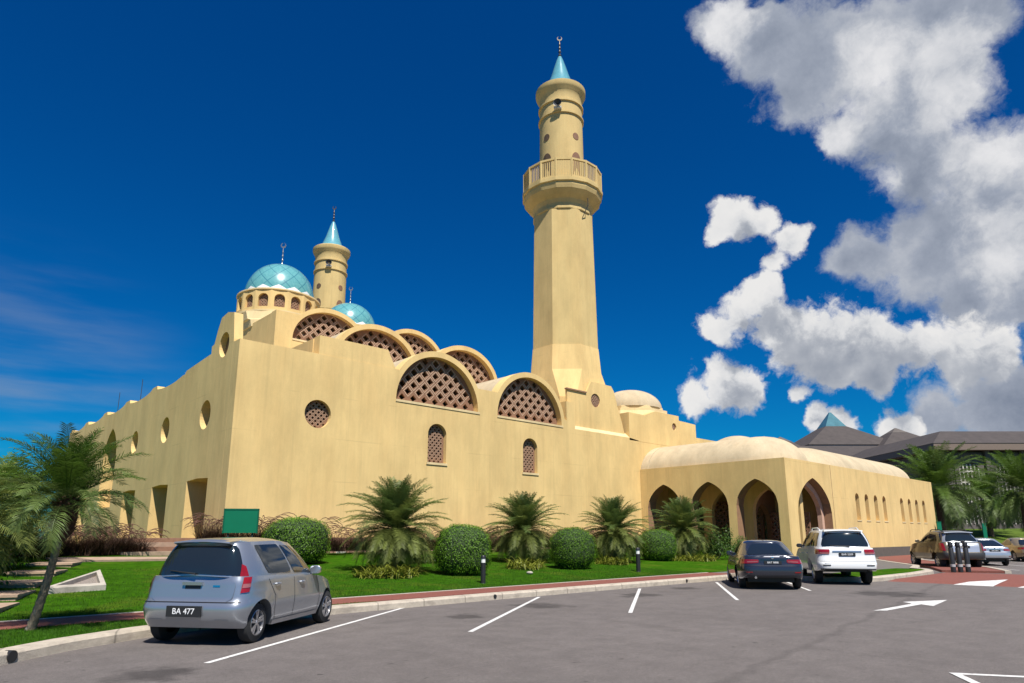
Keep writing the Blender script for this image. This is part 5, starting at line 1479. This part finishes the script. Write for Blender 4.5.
put(hA, U, 14.75, 18.15, 1.3, (.92,.92,1.0), 'clipped round bush just behind the left hand white topped bollard')
put(hA, U, 20.5, 18.3, 2.9, (.86,.86,.96), 'clipped round bush in the middle, right of the second palm')
put(hA, U, 28.6, 19.9, 4.1, (.90,.90,.92), 'smaller clipped round bush left of the portico palm')

# ---- purple fountain grass along the walls
def fountain(seed, n=520, np_=30):
    rng = random.Random(seed); root = empty('fountain_grass'); b = MB(); c = MB()
    for i in range(n):
        r = .45*sqrt(rng.random()); a = rng.uniform(0,2*pi); p = Vector((r*cos(a), r*sin(a), 0)); az = rng.uniform(0,2*pi); e = rng.uniform(1.0,1.5); l = rng.uniform(.6,1.15); d = Vector((cos(az),sin(az),0)); s_ = Vector((-sin(az),cos(az),0))*.008; vs = []
        for k in range(5): vs += [p-s_*(1-.22*k), p+s_*(1-.22*k)]; p = p+(d*cos(e)+Vector((0,0,sin(e))))*l/4; e -= rng.uniform(.12,.42)
        b.add(vs, [(2*k,2*k+1,2*k+3,2*k+2) for k in range(4)])
    for i in range(np_):
        a = rng.uniform(0,2*pi); r = rng.uniform(0,.35); p = Vector((r*cos(a), r*sin(a), .3)); az = a+rng.uniform(-.6,.6); e = rng.uniform(1.15,1.5); d = Vector((cos(az),sin(az),0)); l = rng.uniform(1.0,1.6); pts = [p]
        for k in range(9): p = p+(d*cos(e)+Vector((0,0,sin(e))))*l/9; e -= .10+.05*k; pts.append(p)
        c.tube(pts[:6], .004, 3); c.tube(pts[5:], [.005,.012,.015,.012,.004], 5)
    b.build('blades', FOUNT, root); c.build('plumes', PLUME, root, True, 0); return root
fA = fountain(4); tag(fA, 'x', 'ornamental grass', 'purple fountain grass along the walls', 'thing'); U = []
k = 0
ROW = [(3.4+.52*i, 27.4+.30*i+random.uniform(-.25,.25)) for i in range(9)]
names = ['at the left end of the hedge behind the leaning palm','second from the left in the hedge behind the leaning palm','third from the left in the hedge behind the leaning palm','fourth from the left in the hedge behind the concrete planter','in the middle of the hedge above the concrete planter','sixth from the left in the hedge above the lawn','seventh from the left in the hedge above the lawn','second last before the brown steps','at the right end of the hedge beside the brown steps']
for (x, y), nm in zip(ROW, names): put(fA, U, x, y, random.uniform(0,6), (1.15,1.15,random.uniform(.85,1.05)), 'purple fountain grass clump ' + nm)
for x, y, s_, nm in ((9.9,28.3,1.0,'left of the green board, below the nearest doorway'),(10.35,28.2,1.12,'just left of the green board, taller'),(10.9,27.6,1.0,'directly behind the green board'),(11.7,27.4,1.15,'right of the green board, with many plumes'),(12.6,26.9,1.05,'behind the bush by the silver hatchback'),(13.5,26.6,1.1,'right of the bush behind the silver hatchback, below the wall'),
    (19.6,24.8,.92,'above the bush behind the left hand bollard'),(21.0,24.3,.8,'behind the bollard bush, further right and smaller'),(22.4,24.6,.85,'left of the second palm against the wall'),(27.6,23.2,.9,'above the bush in the middle of the lawn'),(30.0,23.6,.85,'left of the third palm against the wall'),(33.0,23.2,.8,'against the wall just left of the portico')):
    put(fA, U, x, y, random.uniform(0,6), s_, 'purple fountain grass clump ' + nm, lawn_z(x, y)-.02 + (.45 if x < 14 else .25))

WORDS = ['first','second','third','fourth','fifth','sixth','seventh','eighth','ninth','tenth','eleventh','twelfth','thirteenth','fourteenth']
# low fountain grass and leafy plants right along the foot of the facade
for i, (x, y, s_) in enumerate(((15.2,27.9,.95),(16.6,28.2,1.0),(17.9,27.7,1.05),(19.1,28.2,1.0),(20.4,27.8,1.0),(23.6,28.0,1.0),(24.9,27.8,1.05),(26.2,28.2,.95),(28.8,28.0,1.0),(31.4,27.9,1.0),(34.2,27.8,1.0),(35.6,28.2,1.05),(37.0,27.6,1.0),(38.8,28.0,1.0))):
    put(fA, U, x, y, i*1.7, (s_*1.25, s_*1.25, s_), 'purple fountain grass clump, ' + WORDS[i] + ' from the left in the bed along the facade', lawn_z(x, y)+.15)
# ---- leaning palm at the left kerb, the palms and shrubs behind it
lp = palm_meshes('pygmy_date_palm', 1.95, .055, 58, 1.42, 50, .26, .016, 11, .08, 1.54, 1.45, (FROND2, FROND), .30, BARK, True, .62, .19, .05)
tag(lp, 'slender leaning palm with a dark fibrous crown base beside the left kerb', 'palm')
lp.location = (2.02, 13.22, .13); lp.rotation_euler = (0, 0, radians(HEAD-90+6))
q2 = palm_meshes('areca_palm', 1.3, .07, 46, 1.9, 36, .42, .030, 21, -.25, 1.45, 1.5, (FROND2, FRONDY, FROND)); tag(q2, 'x', 'palm', 'palms crowded at the left edge'); U = []
put(q2, U, 1.30, 18.2, .4, 1.0, 'areca palm cut by the left edge, its fronds against the sky', .5)
put(q2, U, 2.0, 22.3, 2.2, 1.12, 'areca palm standing behind the leaning palm, in the shade', .6)
put(q2, U, 3.2, 25.9, 3.7, 1.15, 'areca palm furthest back, beside the fountain grass hedge', .7)
put(q2, U, .2, 20.6, 5.0, 1.2, 'lowest areca palm at the far left behind the steps', .2)
def shrub(seed, n=2600, R=.9, H_=1.2, m=SHRUB, leaf=.10, name='broadleaf_shrub'):
    rng = random.Random(seed); root = empty(name); b = MB(); s = MB()
    cl = [(Vector((rng.uniform(-.7,.7)*R, rng.uniform(-.7,.7)*R, rng.uniform(.25,.85)*H_)), rng.uniform(.28,.5)*R) for _ in range(14)]
    for c_, r in cl: s.tube([(0,0,0), tuple(c_*.5+Vector((0,0,.1))), tuple(c_)], [.03,.02,.008], 5)
    for i in range(n):
        c_, r = rng.choice(cl); d = Vector((rng.gauss(0,1),rng.gauss(0,1),rng.gauss(0,1))).normalized(); p = c_+d*r*rng.uniform(.5,1.05)
        if p.z < .02: continue
        nn = (d+Vector((0,0,.9))+Vector((rng.uniform(-1,1),rng.uniform(-1,1),rng.uniform(-1,1)))*.6).normalized(); t = (d+Vector((0,0,-.3))+Vector((rng.uniform(-1,1),rng.uniform(-1,1),0))*.5); t = (t-nn*t.dot(nn)).normalized(); w = t.cross(nn); l = leaf*rng.uniform(.6,1.25)
        b.add([p, p+t*l*.45+w*l*.26, p+t*l, p+t*l*.45-w*l*.26], [(0,1,2,3)])
    s.build('stems', BARK, root); b.build('foliage', m, root); return root
sh = shrub(8); tag(sh, 'x', 'shrub', 'leafy shrubs'); U = []
put(sh, U, 1.5, 19.4, 0, (1.1,1.1,1.25), 'leafy shrub at the left edge, above the stepping slabs', .4)
put(sh, U, 2.3, 23.6, 2, (1.2,1.2,1.15), 'leafy shrub behind the upper stepping slabs', .55)
put(sh, U, 2.6, 27.6, 2, (1.5,1.5,1.6), 'tall leafy shrub far back on the left, below the areca palms', .6)
put(sh, U, .6, 23.8, 4, (1.4,1.4,1.4), 'leafy shrub at the left edge, furthest from the kerb', .4)
put(sh, U, 33.3, 19.3, 1, (1.0,1.0,1.35), 'bushy green shrub behind the dark saloon, in front of the third arch', .35)
put(sh, U, 34.9, 18.9, 3, (.9,.9,1.0), 'lower green shrub beside the portico corner, behind the dark saloon', .35)
for i, (x, y, s_) in enumerate(((16.4,22.6,.62),(17.6,23.0,.7),(22.6,22.2,.62),(23.4,21.9,.66),(27.0,21.6,.62),(30.2,22.2,.7),(33.2,21.4,.8),(35.6,21.0,.85),(37.6,20.6,.9))):
    put(sh, U, x, y, i*1.1, (s_,s_,s_*.8), ['low leafy plant between the first palm and the bollard bush','low leafy plant behind the bush by the left hand bollard','low leafy plant close behind the second palm','low leafy plant just right of the second palm','low leafy plant behind the third palm','low leafy plant behind the smallest clipped bush','leafy plant behind the portico palm','leafy plant before the middle arch of the portico','leafy plant under the third arch of the portico'][i])

# ---- grass blades over the lawn (nobody could count them)
rng = random.Random(77); b = MB()
def blades(n, fx, hmin=.018, hmax=.045):
    for _ in range(n):
        x, y, z = fx()
        a = rng.uniform(0,pi); h = rng.uniform(hmin,hmax); w = rng.uniform(.003,.006); lx, ly = rng.uniform(-.02,.02), rng.uniform(-.02,.02)
        o = len(b.v); b.v += [(x-w*cos(a),y-w*sin(a),z-.004),(x+w*cos(a),y+w*sin(a),z-.004),(x+lx,y+ly,z+h)]; b.f.append((o,o+1,o+2)); b.mi.append(0)
def f_lawn():
    while True:
        x = rng.uniform(-1,24); y = 14.75+8.5*rng.random()**1.6
        if y < 14.75: continue
        if x < 2 and y > 24: continue
        return x, y, lawn_z(x, y)
def f_verge():
    while True:
        x = rng.uniform(-1,8.3); y = rng.uniform(9.5,13.48)
        if inside(VG, x, y): return x, y, .153
VG = lft + [(8.5,13.47),(8.5,13.497),(-30,13.497),(-30,-1.5)]
blades(95000, f_lawn, .02, .05); blades(26000, f_verge)
GB = leafmat('grass_blade', (.038,.108,.004), .8, .5, .3, 1.2)
tag(b.build('grass', GB), kind='stuff')

# ---- tall palms by the far drive
tp = palm_meshes('date_palm', 6.4, .34, 84, 6.0, 46, .85, .075, 31, -.75, 1.4, 1.25, (FROND2, FROND, FRONDY), 0, mat('date_palm_trunk', (.10,.065,.045), .95, .4, 4, .9, 12))
tag(tp, 'x', 'palm', 'date palms beyond the portico'); U = []
q = RG(44.2, 70.0); put(tp, U, q.x, q.y, .3, 1.0, 'broad date palm just beyond the end of the portico', 0)
q = RG(60.5, 80.0); put(tp, U, q.x, q.y, 2.3, 1.05, 'broad date palm near the right edge, behind the beige saloon', 0)
q = RG(64.5, 92.0); put(tp, U, q.x, q.y, 4.3, .9, 'date palm seen between the two nearer ones', .5)
q = RG(52.5, 84.0); put(tp, U, q.x, q.y, 1.3, .78, 'shorter date palm behind the gap between the two broad ones', .5)

def tree(seed, h=9, R=4.2, n=5200, m=TREEL):
    rng = random.Random(seed); root = empty('rain_tree'); s = MB(); b = MB(); cl = []
    s.tube([(0,0,-.2),(.1,0,h*.2),(.0,.1,h*.42)], [.34,.26,.2], 8)
    for i in range(16):
        a = i*2.4; c_ = Vector((cos(a)*R*rng.uniform(.2,.85), sin(a)*R*rng.uniform(.2,.85), h*rng.uniform(.45,.92))); cl.append((c_, R*rng.uniform(.24,.42)))
        s.tube([(0,0,h*.38), tuple(c_*.5+Vector((0,0,h*.25))), tuple(c_)], [.14,.08,.03], 5)
    for i in range(n):
        c_, r = rng.choice(cl); d = Vector((rng.gauss(0,1),rng.gauss(0,1),rng.gauss(0,.75))).normalized(); p = c_+d*r*rng.uniform(.35,1.08)
        nn = (d+Vector((0,0,.8))+Vector((rng.uniform(-1,1),rng.uniform(-1,1),rng.uniform(-1,1)))*.7).normalized(); t = nn.orthogonal().normalized(); t = (Matrix.Rotation(rng.uniform(0,6.3),3,nn) @ t); w = t.cross(nn); l = rng.uniform(.22,.42)
        b.add([p-t*l*.5, p+w*l*.3, p+t*l*.5, p-w*l*.3], [(0,1,2,3)])
    s.build('trunk', BARK, root); b.build('crown', m, root); return root
tr_ = tree(5); tag(tr_, 'x', 'tree', 'trees before the government building'); U = []
for i, (r, g, s_, lab) in enumerate(((72,112,.95,'dense dark tree behind the left date palm'),(86,118,.9,'dark tree below the roof corner of the brown building'),(96,112,.75,'dark tree behind the right hand date palm'),(62,118,.7,'low dark tree just over the end of the portico roof'),(106,108,.7,'dark tree at the right edge under the long roof'))):
    q = RG(r, g); put(tr_, U, q.x, q.y, i*1.3, (s_*1.1,s_*1.1,s_), lab, 1.0)

# ================================================================== GOVERNMENT BUILDING (far right)
gov = empty('government_building', tuple(RG(96,150,0)), -radians(90-HEAD), 'far brown roofed government building with glass tipped pyramid roof behind the portico', 'building')
GROOF = mat('brown_roof_tiles', (.055,.044,.040), .8, .2, .6, .2, 2)
GFASC = mat('roof_fascia', (.17,.125,.10), .8, .12)
GWALL = mat('grey_stone_wall', (.10,.085,.075), .85, .2, .8)
GPALE = mat('pale_screen', (.55,.51,.44), .85, .12, 2)
GGLASS = mat('skylight_glass', (.07,.17,.20), .15, .2, .4)
def gp(b, n, m, par=gov): return b.build(n, m, par)
b = MB()   # long wing to the right and the wing running away
b.box((0,0,-2),(95,40,20.0)); gp(b, 'wall', GWALL)
b = MB(); b.loft([[(-2.2,-2.2,20.2),(98,-2.2,20.2),(98,45,20.2),(-2.2,45,20.2)],[(-2.2,-2.2,21.7),(98,-2.2,21.7),(98,45,21.7),(-2.2,45,21.7)]]); gp(b, 'roof_fascia', GFASC)
b = MB(); b.loft([[(-2.3,-2.3,21.71),(98,-2.3,21.71),(98,48,21.71),(-2.3,48,21.71)],[(5,6,25.6),(98,6,25.6),(98,40,25.6),(5,40,25.6)]]); gp(b, 'roof', GROOF)
b = MB(); b.box((-1,45,-2),(60,95,19.6)); gp(b, 'wall', GWALL)
b = MB(); b.loft([[(-3,45.1,19.8),(60,45.1,19.8),(60,100,19.8),(-3,100,19.8)],[(4,45.1,24.2),(60,45.1,24.2),(60,95,24.2),(4,95,24.2)]]); gp(b, 'roof', GROOF)
for k in range(11):
    x = 3+8.2*k
    b = MB(); slab(b, [(x,2),(x+6.6,2),(x+6.6,19.6),(x,19.6)], [arch_pts(x+3.3, 4, 2.5, 15.0, 17.6, 10)], (0,-.35,0), XA, UZ, NY, .33); f_ = gp(b, 'window_bay', GWALL)
    b = MB()
    for i in range(6): b.box((x+1+.85*i,-.25,4),(x+1.25+.85*i,-.06,17.2))
    for z in (7,10,13,15.4): b.box((x+.9,-.22,z),(x+5.7,-.1,z+.3))
    gp(b, 'screen', GPALE, f_)
    b = MB(); b.box((x+6.9,-.9,-1),(x+7.9,-.02,20.15)); gp(b, 'pier', GWALL)
# central pyramid, glass lantern on top
def at_(px, g): r = (px-512)/683*g; return r-96, g-150
cx_, cy_ = at_(842, 235)
def pyr(cx, cy, hw0, z0, hw1, z1, name, m): 
    b = MB(); b.loft([[(cx-hw0,cy-hw0,z0),(cx+hw0,cy-hw0,z0),(cx+hw0,cy+hw0,z0),(cx-hw0,cy+hw0,z0)],[(cx-hw1,cy-hw1,z1),(cx+hw1,cy-hw1,z1),(cx+hw1,cy+hw1,z1),(cx-hw1,cy+hw1,z1)]]); return gp(b, name, m)
pyr(cx_, cy_, 18, -2, 18, 29.0, 'wall', GWALL)
pyr(cx_, cy_, 15.2, 29.0, 15.2, 31.0, 'roof_fascia', mat('grey_fascia', (.22,.20,.19), .8, .1))
pyr(cx_, cy_, 15.6, 31.0, 3.6, 39.0, 'roof', GROOF); pyr(cx_, cy_, 3.6, 39.01, .3, 44.5, 'skylight', GGLASS)
b = MB(); b.loft([[(cx_-30,cy_-30,25.0),(cx_+34,cy_-30,25.0),(cx_+34,cy_+20,25.0),(cx_-30,cy_+20,25.0)],[(cx_-22,cy_-18,30.2),(cx_+26,cy_-18,30.2),(cx_+26,cy_+15,30.2),(cx_-22,cy_+15,30.2)]]); gp(b, 'roof', GROOF)
b = MB(); b.box((cx_-27,cy_-27,-2),(cx_+31,cy_+18,24.9)); gp(b, 'wall', GWALL)
for px, g, hw, z0, z1 in ((788,215,11,23.5,31.0),(908,225,12,29,35.5)):
    x_, y_ = at_(px, g); pyr(x_, y_, hw, z0, 2.6, z1, 'roof', GROOF); pyr(x_, y_, hw*.96, -2, hw*.96, z0-.05, 'wall', GWALL); pyr(x_, y_, 2.6, z1+.01, .2, z1+1.8, 'roof_cap', GWALL)

# ================================================================== SMALL THINGS
# white topped bollard lights on the lawn
bp = empty('bollard_light', (13.6,15.75,lawn_z(13.6,15.75)-.02), 0, 'black bollard light with white lens on the lawn, in front of a clipped bush', 'bollard', 'bollard lights on the lawn')
b = MB(); b.lathe([(.085,0),(.085,.02),(.075,.03),(.075,.62)], (0,0,0), 20); b.build('post', BLACK, bp, True, 40)
b = MB(); b.lathe([(.066,.62),(.066,.74)], (0,0,0), 20, cap=False); b.build('lens', mat('bollard_lens', (.75,.75,.72), .3, .05), bp, True)
b = MB(); b.lathe([(.078,.74),(.078,.80),(.06,.83),(.001,.835)], (0,0,0), 20, cap=False); b.build('cap', BLACK, bp, True, 40)
copy_tree(bp, (21.95,16.2,lawn_z(21.95,16.2)-.02), 0, 1.12, 'black bollard light with white lens, further right near the third palm')
# three black bollards on the red walk
q = RG((948.5-512)/683*29.5, 29.5, .07)
b3 = empty('bollard', tuple(q), 0, 'leftmost of the three black bollards before the bronze four wheel drive', 'bollard', 'black bollards by the red crossing')
b = MB(); b.lathe([(.10,0),(.10,.98),(.08,1.01),(.08,1.05),(.10,1.07),(.10,1.22),(.08,1.26),(.001,1.27)], (0,0,0), 20); b.build('post', BLACK, b3, True, 40)
b = MB(); b.lathe([(.105,.22),(.105,.33)], (0,0,0), 20, cap=False); b.build('band', mat('pale_band', (.35,.35,.35), .6, .1), b3, True)
for px, lab in ((955.6,'middle one of the three black bollards'),(963.2,'rightmost of the three black bollards')):
    copy_tree(b3, RG((px-512)/683*29.5, 29.5, .07), 0, 1.0, lab)
# green board among the fountain grass
g_ = empty('sign_board', (10.35,26.3,lawn_z(10.35,26.3)), radians(HEAD-90+8), 'plain green board on posts standing above the silver hatchback roof', 'sign')
b = MB(); b.box((-.62,-.03,1.02),(.62,.03,1.92)); b.build('panel', GREENS, g_)
b = MB()
for a_, c_ in (((-.64,-.04,1.88),(.64,.04,1.94)),((-.65,-.04,1.0),(-.60,.04,1.94)),((.60,-.04,1.0),(.65,.04,1.94))): b.box(a_, c_)
b.build('frame', mat('green_frame', (.0,.09,.045), .4, .05), g_)
for s_ in (-.45,.45): b = MB(); b.box((s_-.03,.031,-.3),(s_+.03,.08,1.8)); b.build('post', STEEL, g_)
# green posts near the palms
for px, g, lab in ((940,62,'slim green sign post beside the end of the portico wall'),(985,70,'green sign post under the right hand date palm')):
    r = (px-512)/683*g; q = RG(r, g, 0); o = empty('sign_post', tuple(q), radians(HEAD-90), lab, 'sign', 'green sign posts')
    b = MB(); b.box((-.19,-.06,.9),(.19,.06,2.75)); b.box((-.21,-.08,2.751),(.21,.08,2.82)); b.build('panel', GREENS, o)
    b = MB(); b.box((-.06,-.05,-.1),(.06,.05,.899)); b.build('post', STEEL, o)
# concrete triangle on the lawn
def P_(x, y): return Vector((x, y, lawn_z(x, y)))
t0, t1, t2 = P_(2.88,17.85), P_(4.15,18.15), P_(4.75,21.6)
tri = empty('triangular_planter', (0,0,0), 0, 'low triangular concrete planter with gravel set in the sloping lawn', 'planter')
b = MB()
cen = (t0+t1+t2)/3; rings = []
def rg(k, dz): return [(cen + (q-cen)*k) + Vector((0,0,dz)) for q in (t0,t1,t2)]
b.loft([rg(1.0,-.25), rg(1.0,.12), rg(.985,.135), rg(.72,.135), rg(.71,.0), rg(.68,-.04)], False)
b.build('rim', CONC, tri)
b = MB(); b.add(rg(.715,.03), [(0,1,2)]); b.build('gravel_bed', mat('gravel', (.24,.20,.175), .95, .45, 30, .9, 40), tri)
# stepping slabs climbing the lawn and the brown steps to the doors
ST = mat('sandstone_slab', (.36,.25,.175), .9, .2, 4, .4, 40)
sl = [((1.55,16.2),.30),((2.05,17.9),.40),((2.65,19.8),.50),((3.35,22.0),.62),((4.15,24.4),.74)]
ln_ = ['lowest stepping slab at the left edge','second stepping slab from the bottom','middle stepping slab, crossed by the leaning palm trunk','fourth stepping slab, up beside the planter','highest stepping slab, at the garden path']
for ((x, y), z), lab in zip(sl, ln_):
    zz = lawn_z(x, y); b = MB(); b.box((-.55,-.62,-.30),(.55,.62,.02)); b.box((-.58,-.65,.021),(.58,.65,.07))
    o = b.build('stepping_slab', ST); o.location = (x, y, zz); o.rotation_euler = (0,0,radians(-22)); tag(o, 'sandstone ' + lab, 'step', 'stepping slabs up the lawn')
b = MB(); pth = [(4.3,25.3),(9.9,27.2),(9.7,28.0),(4.2,26.4)]; b.prism(pth, .5, 0.0)
b.v = [(x, y, lawn_z(x, y)+(.05 if z > .2 else -.2)) for x, y, z in b.v]; tag(b.build('garden_path', ST), kind='structure')
for k in range(4):
    b = MB(); b.box((6.6+.35*k,29.2+.55*k,.2),(10.5,29.745+.55*k+ (2 if k == 3 else 0),.98+.17*k))
    o = b.build('entrance_step', [ST, PLINTH, ST, PLINTH][k]); tag(o, ['lowest of the brown steps below the doorways','second of the brown steps below the doorways','third of the brown steps below the doorways','topmost and deepest brown step at the doorways'][k], 'step', 'steps to the doorways')
# small square drain in the plinth, solid pipe mouths in the kerb, the holes' shade painted black
b = MB(); b.box((16.0,29.02,.66),(16.5,29.12,.86)); tag(b.build('wall_vent', mat('vent_white', (.6,.58,.52), .7, .05)), 'small pale vent in the pink plinth right of the bush', 'vent')
for (x, y), n_, lab in (((1.55,11.01),(.63,-.777),'dark drain pipe mouth in the kerb at the far left'),((11.8,13.195),(0,-1),'dark drain pipe mouth in the kerb in front of the left hand bollard light'),((20.6,13.195),(0,-1),'dark drain pipe mouth in the kerb in front of the right hand bollard light')):
    n = Vector((*n_,0)); b = MB(); b.tube([Vector((x,y,.085))-n*.1, Vector((x,y,.085))+n*.012], .075 if x < 2 else .05, 14); tag(b.build('drain_pipe', BLACK), lab, 'drain pipe', 'drain pipes in the kerb')
# loose stone on the turf
b = MB(); b.lathe([(.02,0),(.11,.02),(.12,.07),(.05,.10),(.001,.10)], (0,0,0), 9); o = b.build('loose_stone', CONC, None, True, 0); o.location = (17.0,17.2,lawn_z(17,17.2)); tag(o, 'small pale stone lying on the lawn between the two middle bushes', 'stone')
